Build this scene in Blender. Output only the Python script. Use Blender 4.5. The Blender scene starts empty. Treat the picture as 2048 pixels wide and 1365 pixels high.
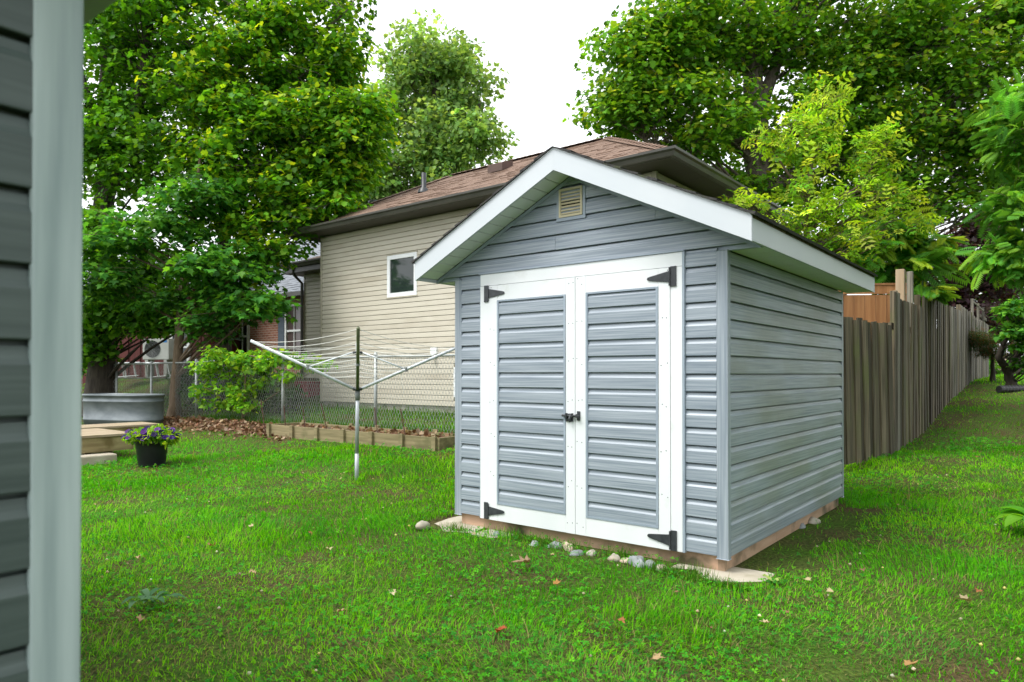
import bpy, math, random
import numpy as np
from mathutils import Vector, Matrix

# ------------------------------------------------------------------ camera, sky, sun, exposure
S = bpy.context.scene
COL = S.collection
R = math.radians
cam_data = bpy.data.cameras.new('camera')
cam = bpy.data.objects.new('camera', cam_data)
COL.objects.link(cam)
cam.location = (0, 0, 1.22)
cam.rotation_euler = (R(90.5), 0, 0)
cam_data.sensor_width = 36
cam_data.lens = 24.5
cam_data.shift_y = (65.5 - 1394 * math.tan(R(0.5))) / 2048
cam_data.clip_start = 0.05
cam_data.clip_end = 600
cam_data.dof.use_dof = True
cam_data.dof.focus_distance = 6.0
cam_data.dof.aperture_fstop = 4.0
S.camera = cam

SUN_EL, SUN_AZ = R(60), R(248)          # azimuth: direction the light comes from, clockwise from +Y
world = bpy.data.worlds.new('World')
S.world = world
world.use_nodes = True
wn = world.node_tree
wn.nodes.clear()
sky = wn.nodes.new('ShaderNodeTexSky')
sky.sky_type = 'NISHITA'
sky.sun_disc = False
sky.sun_elevation = SUN_EL
sky.sun_rotation = SUN_AZ
sky.air_density = 1.0
sky.dust_density = 4.0
hs = wn.nodes.new('ShaderNodeHueSaturation')
hs.inputs['Saturation'].default_value = 0.10
mx = wn.nodes.new('ShaderNodeMix')
mx.data_type = 'RGBA'
mx.inputs[0].default_value = 0.7
mx.inputs[7].default_value = (9.6, 9.9, 10.3, 1)      # even cloud layer
bg = wn.nodes.new('ShaderNodeBackground')
bg.inputs['Strength'].default_value = 0.10
wo = wn.nodes.new('ShaderNodeOutputWorld')
wn.links.new(sky.outputs[0], hs.inputs['Color'])
wn.links.new(hs.outputs[0], mx.inputs[6])
wn.links.new(mx.outputs[2], bg.inputs['Color'])
wn.links.new(bg.outputs[0], wo.inputs[0])

sun_data = bpy.data.lights.new('sun', 'SUN')
sun_data.energy = 1.5
sun_data.angle = R(25)
sun_data.color = (1.0, 0.97, 0.92)
sun = bpy.data.objects.new('sun', sun_data)
COL.objects.link(sun)
sd = Vector((math.sin(SUN_AZ) * math.cos(SUN_EL), math.cos(SUN_AZ) * math.cos(SUN_EL), math.sin(SUN_EL)))
sun.rotation_euler = sd.to_track_quat('Z', 'Y').to_euler()

S.view_settings.view_transform = 'Standard'
S.view_settings.look = 'None'
S.view_settings.gamma = 1
S.view_settings.use_curve_mapping = False
S.view_settings.exposure = 1.25
S.render.engine = 'CYCLES'
S.cycles.use_denoising = True
S.cycles.max_bounces = 8
S.cycles.diffuse_bounces = 4
S.cycles.transmission_bounces = 4
S.cycles.caustics_reflective = False
S.cycles.caustics_refractive = False

rng = np.random.default_rng(11)
random.seed(11)

# ------------------------------------------------------------------ layout frame
# u runs away along the shed's side, v along its front (to the right and nearer)
DV = np.array([0.7824, -0.6229]); DU = np.array([0.6230, 0.7823])
ROT = math.atan2(-0.6229, 0.7824)

def uv_of(x, y):
    return 0.6230 * x + 0.7823 * y, 0.7824 * x - 0.6229 * y

def P(u, v, z=None):
    x = v * DV[0] + u * DU[0]; y = v * DV[1] + u * DU[1]
    return (x, y, ground(x, y) if z is None else z)

def at(px, py, Y):
    """survey helper: a point at distance Y from the tripod, seen in the given direction"""
    return ((px - 1024) / 1394 * Y, Y, 1.22 + (748 - py) / 1394 * Y)

def hash2(ix, iy, seed):
    n = (ix.astype(np.int64) * 374761393 + iy.astype(np.int64) * 668265263 + seed * 974711) & 0x7fffffff
    n = ((n ^ (n >> 13)) * 1274126177) & 0x7fffffff
    return ((n ^ (n >> 16)) & 0xffff) / 65535.0

def vnoise(x, y, seed=0):
    x = np.asarray(x, float); y = np.asarray(y, float)
    ix = np.floor(x); iy = np.floor(y); fx = x - ix; fy = y - iy
    fx = fx * fx * (3 - 2 * fx); fy = fy * fy * (3 - 2 * fy)
    a = hash2(ix, iy, seed); b = hash2(ix + 1, iy, seed); c = hash2(ix, iy + 1, seed); d = hash2(ix + 1, iy + 1, seed)
    return (a * (1 - fx) + b * fx) * (1 - fy) + (c * (1 - fx) + d * fx) * fy

def fbm(x, y, seed=0, o=3):
    t = 0; a = .5; s = 0
    for k in range(o):
        t = t + a * vnoise(np.asarray(x) * 2 ** k, np.asarray(y) * 2 ** k, seed + k * 7); s += a; a *= .5
    return t / s

ZL = ([-50, 4, 5, 6.5, 7.3, 8.5, 9.5, 12, 15, 20, 40, 300], [0, 0.01, .05, .19, .29, .38, .47, .85, 1.1, 1.2, 1.3, 1.4])
ZB = ([-50, 4, 5, 6.5, 7.4, 8.0, 9.2, 12, 20, 40, 300], [0, .01, .05, .17, .26, .5, 1.05, 1.15, 1.2, 1.3, 1.4])
ZR = ([-50, 8, 9, 10, 11, 13.5, 16.9, 21.2, 24, 32, 60, 300], [0, 0, .02, .07, .11, .22, .66, 1.03, 1.1, 1.12, 1.2, 1.3])

def ground_np(x, y):
    u = 0.6230 * x + 0.7823 * y; v = 0.7824 * x - 0.6229 * y
    t = np.clip((v + 6.3) / 3.0, 0, 1); t = t * t * (3 - 2 * t)
    b = np.clip((-13 - v) / 2.5, 0, 1); b = b * b * (3 - 2 * b)
    z = (np.interp(u, *ZL) * (1 - b) + np.interp(u, *ZB) * b) * (1 - t) + np.interp(u, *ZR) * t
    dip = np.clip((u - 3.75) / .3, 0, 1) * np.clip((7.4 - u) / .3, 0, 1) * np.clip((v + 4.4) / .3, 0, 1) * np.clip((-1.2 - v) / .3, 0, 1)
    return z + (fbm(x * 1.3, y * 1.3, 5) - .5) * .035 * (1 - .7 * dip) - .022 * dip

def ground(x, y):
    return float(ground_np(np.array([x]), np.array([y]))[0])

# ------------------------------------------------------------------ materials
def new_mat(name):
    m = bpy.data.materials.new(name); m.use_nodes = True
    return m, m.node_tree, m.node_tree.nodes['Principled BSDF']

def N(nt, typ, **kw):
    n = nt.nodes.new(typ)
    for k, v in kw.items(): setattr(n, k, v)
    return n

def mat(name, c1, c2=None, scale=(6, 6, 6), rough=.6, bump=0.0, detail=4, c3=None, s3=1.5, t3=(.55, .7), metal=0, spec=.5, lo=.35, hi=.65, coord='Object', dist=0.0, rand=None):
    """two-tone noise (stretched by scale), optional stains or painted shade c3 with a shape of their own"""
    m, nt, b = new_mat(name)
    b.inputs['Roughness'].default_value = rough; b.inputs['Metallic'].default_value = metal
    b.inputs['Specular IOR Level'].default_value = spec
    if c2 is None: c2 = tuple(x * .85 for x in c1)
    tc = N(nt, 'ShaderNodeTexCoord'); oi = N(nt, 'ShaderNodeObjectInfo')
    mul = N(nt, 'ShaderNodeVectorMath', operation='SCALE'); mul.inputs[0].default_value = (37, 53, 71)
    nt.links.new(oi.outputs['Random'], mul.inputs['Scale'])
    add = N(nt, 'ShaderNodeVectorMath', operation='ADD')
    nt.links.new(tc.outputs[coord], add.inputs[0]); nt.links.new(mul.outputs[0], add.inputs[1])
    mp = N(nt, 'ShaderNodeMapping'); mp.inputs['Scale'].default_value = scale
    nt.links.new(add.outputs[0], mp.inputs[0])
    nz = N(nt, 'ShaderNodeTexNoise'); nz.inputs['Scale'].default_value = 1; nz.inputs['Detail'].default_value = detail
    nz.inputs['Distortion'].default_value = dist
    nt.links.new(mp.outputs[0], nz.inputs[0])
    rp = N(nt, 'ShaderNodeValToRGB'); rp.color_ramp.elements[0].position = lo; rp.color_ramp.elements[1].position = hi
    rp.color_ramp.elements[0].color = (*c1, 1); rp.color_ramp.elements[1].color = (*c2, 1)
    nt.links.new(nz.outputs[0], rp.inputs[0])
    out = rp.outputs[0]
    if c3 is not None:
        n3 = N(nt, 'ShaderNodeTexNoise'); n3.inputs['Scale'].default_value = s3; n3.inputs['Detail'].default_value = 5
        nt.links.new(add.outputs[0], n3.inputs[0])
        r3 = N(nt, 'ShaderNodeMapRange'); r3.inputs[1].default_value = t3[0]; r3.inputs[2].default_value = t3[1]
        nt.links.new(n3.outputs[0], r3.inputs[0])
        mm = N(nt, 'ShaderNodeMix', data_type='RGBA'); mm.inputs[7].default_value = (*c3, 1)
        nt.links.new(r3.outputs[0], mm.inputs[0]); nt.links.new(out, mm.inputs[6]); out = mm.outputs[2]
    if rand:
        rr = N(nt, 'ShaderNodeMapRange'); rr.inputs[3].default_value = rand[0]; rr.inputs[4].default_value = rand[1]
        nt.links.new(oi.outputs['Random'], rr.inputs[0])
        mr = N(nt, 'ShaderNodeVectorMath', operation='SCALE'); nt.links.new(out, mr.inputs[0]); nt.links.new(rr.outputs[0], mr.inputs['Scale']); out = mr.outputs[0]
    nt.links.new(out, b.inputs['Base Color'])
    if bump:
        bp = N(nt, 'ShaderNodeBump'); bp.inputs['Strength'].default_value = bump; bp.inputs['Distance'].default_value = .01
        nt.links.new(nz.outputs[0], bp.inputs['Height']); nt.links.new(bp.outputs[0], b.inputs['Normal'])
    return m

def leaf_mat(name, transl=.38, rough=.45, gain=1.0, spec=.16, tint=(1.5, 1.25, .5)):
    m, nt, b = new_mat(name)
    a = N(nt, 'ShaderNodeAttribute', attribute_name='col')
    b.inputs['Roughness'].default_value = rough; b.inputs['Specular IOR Level'].default_value = spec
    nt.links.new(a.outputs['Color'], b.inputs['Base Color'])
    tr = N(nt, 'ShaderNodeBsdfTranslucent')
    g = N(nt, 'ShaderNodeMix', data_type='RGBA', blend_type='MULTIPLY'); g.inputs[0].default_value = 1
    g.inputs[7].default_value = (*(t_ * gain for t_ in tint), 1)
    nt.links.new(a.outputs['Color'], g.inputs[6]); nt.links.new(g.outputs[2], tr.inputs[0])
    ms = N(nt, 'ShaderNodeMixShader'); ms.inputs[0].default_value = transl
    nt.links.new(b.outputs[0], ms.inputs[1]); nt.links.new(tr.outputs[0], ms.inputs[2])
    nt.links.new(ms.outputs[0], nt.nodes['Material Output'].inputs[0])
    return m

def glass_mat(name, c=(.02, .03, .028), rough=.05):
    m, nt, b = new_mat(name)
    b.inputs['Base Color'].default_value = (*c, 1); b.inputs['Roughness'].default_value = rough
    b.inputs['Specular IOR Level'].default_value = .6
    return m

M = {}
VA, VB = (.165, .205, .25), (.37, .415, .46)
M['siding'] = mat('blue_grey_vinyl', VA, VB, (1.9, 8, 105), .42, .08, 6, lo=.28, hi=.74)
M['siding_shade_tint'] = mat('blue_grey_vinyl_shade_tint', VA, VB, (1.9, 8, 105), .42, .08, 6, lo=.28, hi=.74, c3=(.17, .185, .125), s3=1.1, t3=(.42, .85))  # c3 paints the wall's shade and green bounce into the vinyl colour
M['siding_v'] = mat('blue_grey_trim', VA, VB, (70, 70, 1.4), .42, .08, 5, lo=.25, hi=.72)
M['jtrim'] = mat('blue_grey_channel', (.25, .30, .36), (.31, .37, .43), (5, 5, 5), .45)
M['white'] = mat('white_painted_board', (.75, .775, .785), (.70, .73, .745), (3, 3, 1.2), .45, .03, 6, c3=(.55, .56, .52), s3=5, t3=(.66, .88))
M['fascia'] = mat('white_fascia_metal', (.54, .575, .60), (.51, .55, .58), (2, 2, 2), .35, .0, 3)
M['soffit'] = mat('white_soffit', (.72, .75, .72), (.68, .71, .68), (3, 3, 3), .5)
M['black_metal'] = mat('black_iron', (.022, .026, .03), (.04, .045, .05), (30, 30, 30), .45, .15, c3=(.10, .05, .03), s3=14, t3=(.72, .8), spec=.5)
M['cream'] = mat('cream_plastic', (.62, .55, .36), (.55, .48, .30), (6, 6, 6), .5)
M['dark'] = mat('dark_void', (.012, .012, .012), (.02, .02, .02), (5, 5, 5), .9)
M['skirt'] = mat('pink_plywood_skirt', (.60, .40, .28), (.50, .32, .215), (4, 4, 22), .8, .25, 5, c3=(.10, .085, .045), s3=3.5, t3=(.50, .68))
M['shingle_dark'] = mat('black_shingle', (.022, .022, .022), (.055, .052, .05), (60, 60, 60), .95, .4, c3=(.05, .06, .025), s3=6)
M['shingle_brown'] = mat('brown_shingle', (.125, .078, .055), (.225, .148, .108), (2.2, 30, 2.2), .95, .3, 4)
M['shingle_grey'] = mat('grey_shingle', (.12, .13, .15), (.24, .26, .29), (2.2, 22, 2.2), .95, .3, 4)
M['beige'] = mat('beige_vinyl', (.52, .48, .39), (.56, .52, .43), (2, 6, 40), .5, .03, 4, c3=(.38, .33, .25), s3=.8, t3=(.5, .9))
M['beige_trim'] = mat('beige_trim', (.44, .40, .31), (.40, .365, .28), (5, 5, 2), .5)
M['eave_dark'] = mat('dark_brown_eave', (.052, .05, .042), (.07, .066, .056), (3, 3, 3), .4)
M['soffit_dark'] = mat('dark_soffit', (.048, .042, .034), (.062, .055, .045), (3, 30, 3), .6)
M['concrete'] = mat('concrete', (.33, .31, .27), (.42, .40, .35), (7, 7, 7), .9, .3, 6, c3=(.16, .17, .12), s3=2.2)
M['slab'] = mat('pale_patio_slab', (.34, .30, .23), (.45, .41, .33), (5, 5, 5), .9, .35, 6, c3=(.26, .24, .16), s3=4)
M['window_white'] = mat('white_window_vinyl', (.78, .80, .80), (.74, .76, .77), (3, 3, 3), .35)
M['glass'] = glass_mat('dark_window_glass')
M['glass_curtain'] = glass_mat('curtained_glass', (.085, .06, .055), .12)
M['brick'] = None
M['red'] = mat('barn_red_board', (.07, .012, .011), (.11, .02, .017), (12, 12, .9), .75, .2, 5)
M['redbin'] = mat('red_plastic', (.22, .012, .03), (.17, .01, .022), (4, 4, 4), .5)
M['oldwood'] = mat('weathered_fence_board', (.065, .052, .030), (.18, .145, .095), (26, 26, 1.3), .88, .45, 6, c3=(.115, .125, .04), s3=1.1, t3=(.52, .72), rand=(.35, 1.3))
M['greywood'] = mat('silver_fence_board', (.11, .10, .08), (.25, .23, .185), (26, 26, 1.3), .88, .45, 6, c3=(.12, .13, .055), s3=1.0, t3=(.55, .75), rand=(.5, 1.35))
M['cedar'] = mat('new_cedar', (.36, .155, .055), (.50, .24, .095), (14, 14, 1.2), .7, .2, 5, rand=(.75, 1.1))
M['tanpost'] = mat('tan_post', (.33, .235, .14), (.42, .31, .20), (14, 14, 1.2), .75, .2, 5)
M['deckwood'] = mat('pressure_treated_deck', (.24, .18, .115), (.38, .305, .205), (20, 1.6, 20), .8, .3, 5, c3=(.22, .19, .07), s3=2)
M['deckside'] = mat('pressure_treated_rim', (.17, .13, .055), (.29, .235, .11), (20, 2.2, 14), .8, .3, 5, c3=(.13, .095, .03), s3=4, t3=(.5, .66))
M['bedwood'] = mat('garden_bed_board', (.165, .135, .065), (.27, .22, .115), (1.6, 14, 24), .85, .35, 5, c3=(.10, .10, .035), s3=2.2)
M['soil'] = mat('garden_soil', (.055, .034, .02), (.11, .07, .045), (28, 28, 28), .95, .8)
M['alu'] = mat('aluminium', (.46, .49, .51), (.38, .41, .43), (20, 20, 2), .45, metal=.25)
M['aluw'] = mat('white_enamel_tube', (.62, .66, .68), (.54, .58, .60), (20, 20, 20), .35)
M['olive'] = mat('olive_shaded_tube', (.10, .12, .055), (.14, .16, .08), (9, 9, 9), .5)
M['greyplastic'] = mat('grey_plastic', (.17, .185, .18), (.22, .235, .23), (9, 9, 9), .5)
M['cord'] = mat('white_cord', (.74, .74, .70), (.66, .66, .62), (30, 30, 30), .7)
M['galv'] = mat('galvanised_steel', (.10, .12, .13), (.17, .195, .205), (3, 3, 7), .5, .08, 5, metal=.15)
M['wire'] = mat('galvanised_wire', (.36, .38, .37), (.28, .30, .29), (20, 20, 20), .5, metal=.5)
M['rust'] = mat('rusty_rod', (.065, .033, .022), (.11, .055, .035), (20, 20, 20), .85, .3)
M['pot'] = mat('black_plastic_pot', (.012, .015, .018), (.022, .026, .03), (6, 6, 6), .42)
M['bark'] = mat('grey_bark', (.055, .045, .033), (.125, .105, .08), (22, 22, 4), .95, .8, 6)
M['bark_dark'] = mat('dark_bark', (.028, .022, .017), (.062, .05, .038), (18, 18, 4), .95, .8, 6)
M['bark_brown'] = mat('brown_bark', (.10, .07, .042), (.17, .125, .08), (22, 22, 4), .95, .6, 6)
M['stone_pale'] = mat('pale_stone', (.28, .26, .20), (.40, .375, .305), (14, 14, 14), .85, .4, 5, c3=(.38, .30, .22), s3=6)
M['stone_grey'] = mat('grey_stone', (.19, .21, .215), (.29, .315, .32), (14, 14, 14), .85, .4, 5, c3=(.16, .18, .12), s3=6)
M['stone_pink'] = mat('pink_stone', (.48, .37, .28), (.58, .48, .38), (14, 14, 14), .85, .4, 5)
M['rock_red'] = mat('reddish_rock', (.24, .10, .07), (.34, .16, .11), (8, 8, 8), .9, .4)
M['leaf'] = leaf_mat('tree_leaf', .47, .5, 1.22)
M['grass'] = leaf_mat('grass_blade', .42, .6, 1.0, .06, (1.2, 1.25, .5))
M['dry'] = leaf_mat('dry_leaf', .15, .8, .7)
M['petal'] = leaf_mat('flower_petal', .25, .6, .8)
M['near_siding'] = mat('slate_vinyl', (.034, .054, .048), (.066, .092, .083), (1.6, 8, 60), .5, .10, 5, lo=.3, hi=.72)
M['near_trim'] = mat('pale_grey_trim', (.21, .28, .275), (.38, .465, .45), (26, 26, 1.6), .5, .05, 5, lo=.3, hi=.7)
M['near_soffit'] = mat('grey_soffit', (.40, .45, .45), (.46, .51, .51), (3, 3, 3), .6)
M['acwhite'] = mat('appliance_white', (.40, .41, .38), (.36, .37, .34), (4, 4, 4), .45)
M['blue'] = mat('blue_print', (.02, .16, .42), (.02, .15, .38), (4, 4, 4), .5)
M['shutter'] = mat('slate_blue_shutter', (.06, .085, .115), (.085, .11, .14), (6, 6, 30), .6)
M['blackpipe'] = mat('black_corrugated_pipe', (.012, .012, .013), (.022, .022, .024), (9, 9, 9), .5)

def brick_mat():
    m, nt, b = new_mat('red_brick')
    tc = N(nt, 'ShaderNodeTexCoord'); mp = N(nt, 'ShaderNodeMapping'); mp.inputs['Rotation'].default_value = (R(90), 0, 0)
    bt = N(nt, 'ShaderNodeTexBrick'); bt.inputs['Scale'].default_value = 1
    bt.inputs['Color1'].default_value = (.21, .075, .045, 1); bt.inputs['Color2'].default_value = (.30, .125, .08, 1); bt.inputs['Mortar'].default_value = (.36, .31, .26, 1)
    bt.inputs['Brick Width'].default_value = .22; bt.inputs['Row Height'].default_value = .075; bt.inputs['Mortar Size'].default_value = .008
    nt.links.new(tc.outputs['Object'], mp.inputs[0]); nt.links.new(mp.outputs[0], bt.inputs[0]); nt.links.new(bt.outputs[0], b.inputs['Base Color'])
    b.inputs['Roughness'].default_value = .9
    return m
M['brick'] = brick_mat()

def ground_mat():
    m, nt, b = new_mat('lawn_soil')
    tc = N(nt, 'ShaderNodeTexCoord')
    n1 = N(nt, 'ShaderNodeTexNoise'); n1.inputs['Scale'].default_value = 1.3; n1.inputs['Detail'].default_value = 8
    n2 = N(nt, 'ShaderNodeTexNoise'); n2.inputs['Scale'].default_value = 45; n2.inputs['Detail'].default_value = 5
    for n in (n1, n2): nt.links.new(tc.outputs['Object'], n.inputs[0])
    r = N(nt, 'ShaderNodeValToRGB'); e = r.color_ramp.elements
    e[0].position = .36; e[0].color = (.085, .066, .034, 1); e[1].position = .64; e[1].color = (.055, .12, .014, 1)
    nt.links.new(n1.outputs[0], r.inputs[0])
    r2 = N(nt, 'ShaderNodeValToRGB'); e = r2.color_ramp.elements
    e[0].position = .35; e[0].color = (.45, .45, .45, 1); e[1].position = .7; e[1].color = (1.35, 1.3, 1.1, 1)
    nt.links.new(n2.outputs[0], r2.inputs[0])
    mm = N(nt, 'ShaderNodeMix', data_type='RGBA', blend_type='MULTIPLY'); mm.inputs[0].default_value = 1
    nt.links.new(r.outputs[0], mm.inputs[6]); nt.links.new(r2.outputs[0], mm.inputs[7]); nt.links.new(mm.outputs[2], b.inputs['Base Color'])
    bp = N(nt, 'ShaderNodeBump'); bp.inputs['Strength'].default_value = .8; bp.inputs['Distance'].default_value = .03
    nt.links.new(n2.outputs[0], bp.inputs['Height']); nt.links.new(bp.outputs[0], b.inputs['Normal'])
    b.inputs['Roughness'].default_value = 1; b.inputs['Specular IOR Level'].default_value = .1
    return m
M['ground'] = ground_mat()

# ------------------------------------------------------------------ mesh helpers
class MB:
    def __init__(s): s.v = []; s.f = []
    def add(s, vs, fs):
        n = len(s.v); s.v += [tuple(p) for p in vs]; s.f += [tuple(i + n for i in f) for f in fs]; return s
    def box(s, x0, x1, y0, y1, z0, z1):
        return s.add([(x0, y0, z0), (x1, y0, z0), (x1, y1, z0), (x0, y1, z0), (x0, y0, z1), (x1, y0, z1), (x1, y1, z1), (x0, y1, z1)],
                     [(0, 3, 2, 1), (4, 5, 6, 7), (0, 1, 5, 4), (1, 2, 6, 5), (2, 3, 7, 6), (3, 0, 4, 7)])
    def prism(s, poly, a0, a1, axis='y'):
        """extrude a closed 2-D outline; axis y: outline in (x,z); axis x: outline in (y,z); axis z: outline in (x,y)"""
        mk = {'y': lambda p, a: (p[0], a, p[1]), 'x': lambda p, a: (a, p[0], p[1]), 'z': lambda p, a: (p[0], p[1], a)}[axis]
        n = len(poly)
        vs = [mk(p, a0) for p in poly] + [mk(p, a1) for p in poly]
        fs = [tuple(range(n)), tuple(range(2 * n - 1, n - 1, -1))] + [(i, (i + 1) % n, n + (i + 1) % n, n + i) for i in range(n)]
        return s.add(vs, fs)
    def tube(s, path, r, n=8, cap=True):
        path = [Vector(p) for p in path]
        rs = r if hasattr(r, '__len__') else [r] * len(path)
        base = len(s.v); prev = None
        for i, p in enumerate(path):
            d = (path[min(i + 1, len(path) - 1)] - path[max(i - 1, 0)])
            d = d.normalized() if d.length > 1e-9 else Vector((0, 0, 1))
            if prev is None: a = d.orthogonal().normalized()
            else:
                a = prev - d * prev.dot(d)
                a = a.normalized() if a.length > 1e-6 else d.orthogonal().normalized()
            prev = a; b = d.cross(a)
            for k in range(n):
                t = 2 * math.pi * k / n
                s.v.append(tuple(p + (a * math.cos(t) + b * math.sin(t)) * rs[i]))
        for i in range(len(path) - 1):
            for k in range(n):
                a0 = base + i * n + k; a1 = base + i * n + (k + 1) % n
                s.f.append((a0, a1, a1 + n, a0 + n))
        if cap and n > 2:
            s.f.append(tuple(base + n - 1 - k for k in range(n))); e = base + (len(path) - 1) * n
            s.f.append(tuple(e + k for k in range(n)))
        return s
    def lathe(s, prof, n=24, c=(0, 0, 0)):
        base = len(s.v)
        for r_, z in prof:
            for k in range(n):
                t = 2 * math.pi * k / n; s.v.append((c[0] + r_ * math.cos(t), c[1] + r_ * math.sin(t), c[2] + z))
        for i in range(len(prof) - 1):
            for k in range(n):
                a = base + i * n + k; b = base + i * n + (k + 1) % n
                s.f.append((a, b, b + n, a + n))
        return s
    def mesh(s, name, m, smooth=False):
        me = bpy.data.meshes.new(name); me.from_pydata(s.v, [], s.f); me.materials.append(m)
        if smooth: me.polygons.foreach_set('use_smooth', [True] * len(me.polygons))
        me.update(); return me
    def build(s, name, m, parent=None, smooth=False, loc=None, rot=None):
        return link(name, s.mesh(name, m, smooth), parent, loc, rot)

def link(name, me, parent=None, loc=None, rot=None):
    o = bpy.data.objects.new(name, me); COL.objects.link(o)
    if parent is not None: o.parent = parent
    if loc is not None: o.location = loc
    if rot is not None: o.rotation_euler = rot
    return o

def tag(o, label=None, cat=None, group=None, kind=None):
    for k, v in (('label', label), ('category', cat), ('group', group), ('kind', kind)):
        if v: o[k] = v
    return o

def thing(name, label, cat, loc=(0, 0, 0), rz=0, group=None):
    o = bpy.data.objects.new(name, None); COL.objects.link(o)
    o.empty_display_size = .1; o.location = loc; o.rotation_euler = (0, 0, rz)
    return tag(o, label, cat, group)

def bevel(o, w=.003, seg=2):
    b = o.modifiers.new('bevel', 'BEVEL'); b.width = w; b.segments = seg; b.limit_method = 'ANGLE'; return o

def np_mesh(name, V, F, col, m, smooth=False):
    """V (n,3), F (k,3) triangles, col (n,3) per-vertex leaf colour"""
    me = bpy.data.meshes.new(name)
    V = np.asarray(V, np.float32); F = np.asarray(F, np.int32)
    me.vertices.add(len(V)); me.vertices.foreach_set('co', V.ravel())
    me.loops.add(F.size); me.loops.foreach_set('vertex_index', F.ravel())
    me.polygons.add(len(F)); me.polygons.foreach_set('loop_start', np.arange(0, F.size, 3, dtype=np.int32))
    me.polygons.foreach_set('loop_total', np.full(len(F), 3, np.int32))
    if smooth: me.polygons.foreach_set('use_smooth', np.ones(len(F), bool))
    at_ = me.attributes.new('col', 'FLOAT_COLOR', 'POINT')
    c4 = np.ones((len(V), 4), np.float32); c4[:, :3] = col
    at_.data.foreach_set('color', c4.ravel())
    me.materials.append(m); me.update(calc_edges=True); return me

def scatter(C, Nrm, yaw, size, tv, tf, cols):
    """place a leaf template at every centre; Nrm = leaf normal; returns V,F,col"""
    C = np.asarray(C, float); n = len(C); k = len(tv)
    Z = Nrm / np.linalg.norm(Nrm, axis=1, keepdims=True)
    ref = np.stack([np.cos(yaw), np.sin(yaw), np.zeros(n)], 1)
    X = ref - Z * np.sum(ref * Z, 1, keepdims=True); X /= np.linalg.norm(X, axis=1, keepdims=True) + 1e-9
    Y = np.cross(Z, X)
    tv = np.asarray(tv, float)
    V = (C[:, None, :] + size[:, None, None] * (tv[None, :, 0:1] * X[:, None, :] + tv[None, :, 1:2] * Y[:, None, :] + tv[None, :, 2:3] * Z[:, None, :])).reshape(-1, 3)
    F = (np.asarray(tf)[None] + (np.arange(n) * k)[:, None, None]).reshape(-1, 3)
    return V, F, np.repeat(cols, k, 0)

def fan(outline, fold=.12, droop=.18):
    o = [(0.0, 0.06, 0.0)] + [(x, y, fold * abs(x) - droop * y * y) for x, y in outline]
    n = len(outline)
    return o, [(0, i + 1, (i + 1) % n + 1) for i in range(n)]

# leaf templates: stem at origin, tip towards +y
MAPLE = fan([(0, -.05), (.22, .0), (.30, .10), (.52, .16), (.36, .32), (.50, .58), (.24, .52), (.16, .64), (0, .98), (-.16, .64), (-.24, .52), (-.50, .58), (-.36, .32), (-.52, .16), (-.30, .10), (-.22, 0)])
MAPLE6 = fan([(0, -.05), (.50, .15), (.34, .34), (.46, .60), (.18, .58), (0, .98), (-.18, .58), (-.46, .60), (-.34, .34), (-.50, .15)])
MAPLE7 = fan([(0, -.05), (.50, .18), (.30, .42), (.42, .62), (0, .98), (-.42, .62), (-.30, .42), (-.50, .18)])
OVAL = fan([(0, 0), (.22, .25), (.26, .5), (.15, .8), (0, 1), (-.15, .8), (-.26, .5), (-.22, .25)], .25, .2)

def pinnate(pairs, lw, spread=.42, tip=True):
    v = []; f = []
    def lf(x, y, dx, dy, L, w):
        n = len(v); px, py = -dy, dx
        v.extend([(x, y, -.12 * y * y), (x + dx * L * .45 + px * w, y + dy * L * .45 + py * w, .04 - .12 * y * y), (x + dx * L, y + dy * L, -.06 - .14 * y * y), (x + dx * L * .45 - px * w, y + dy * L * .45 - py * w, .04 - .12 * y * y)])
        f.extend([(n, n + 1, n + 2), (n, n + 2, n + 3)])
    for i in range(pairs):
        t = .18 + .74 * i / max(1, pairs - 1); L = spread * math.sin(math.pi * (.22 + .62 * t))
        for s in (-1, 1): lf(0, t, s * .86, .5, L, lw)
    if tip: lf(0, .9, 0, 1, spread * .6, lw)
    n = len(v); v.extend([(-.006, 0, 0), (.006, 0, 0), (0, 1, -.13)]); f.append((n, n + 1, n + 2))
    return v, f
SUMAC = pinnate(10, .042)
ASH = pinnate(3, .10, .55)
VINE = fan([(0, 0), (.30, .05), (.40, .3), (.22, .55), (0, .9), (-.22, .55), (-.40, .3), (-.30, .05)], .15, .2)

def palette(n, cs, var=.16):
    cs = np.array(cs); w = rng.integers(0, len(cs), n)
    b = cs[w] * (1 + rng.normal(0, var, (n, 1)))
    return np.clip(b * (1 + rng.normal(0, .05, (n, 3))), .003, 1)

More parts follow.
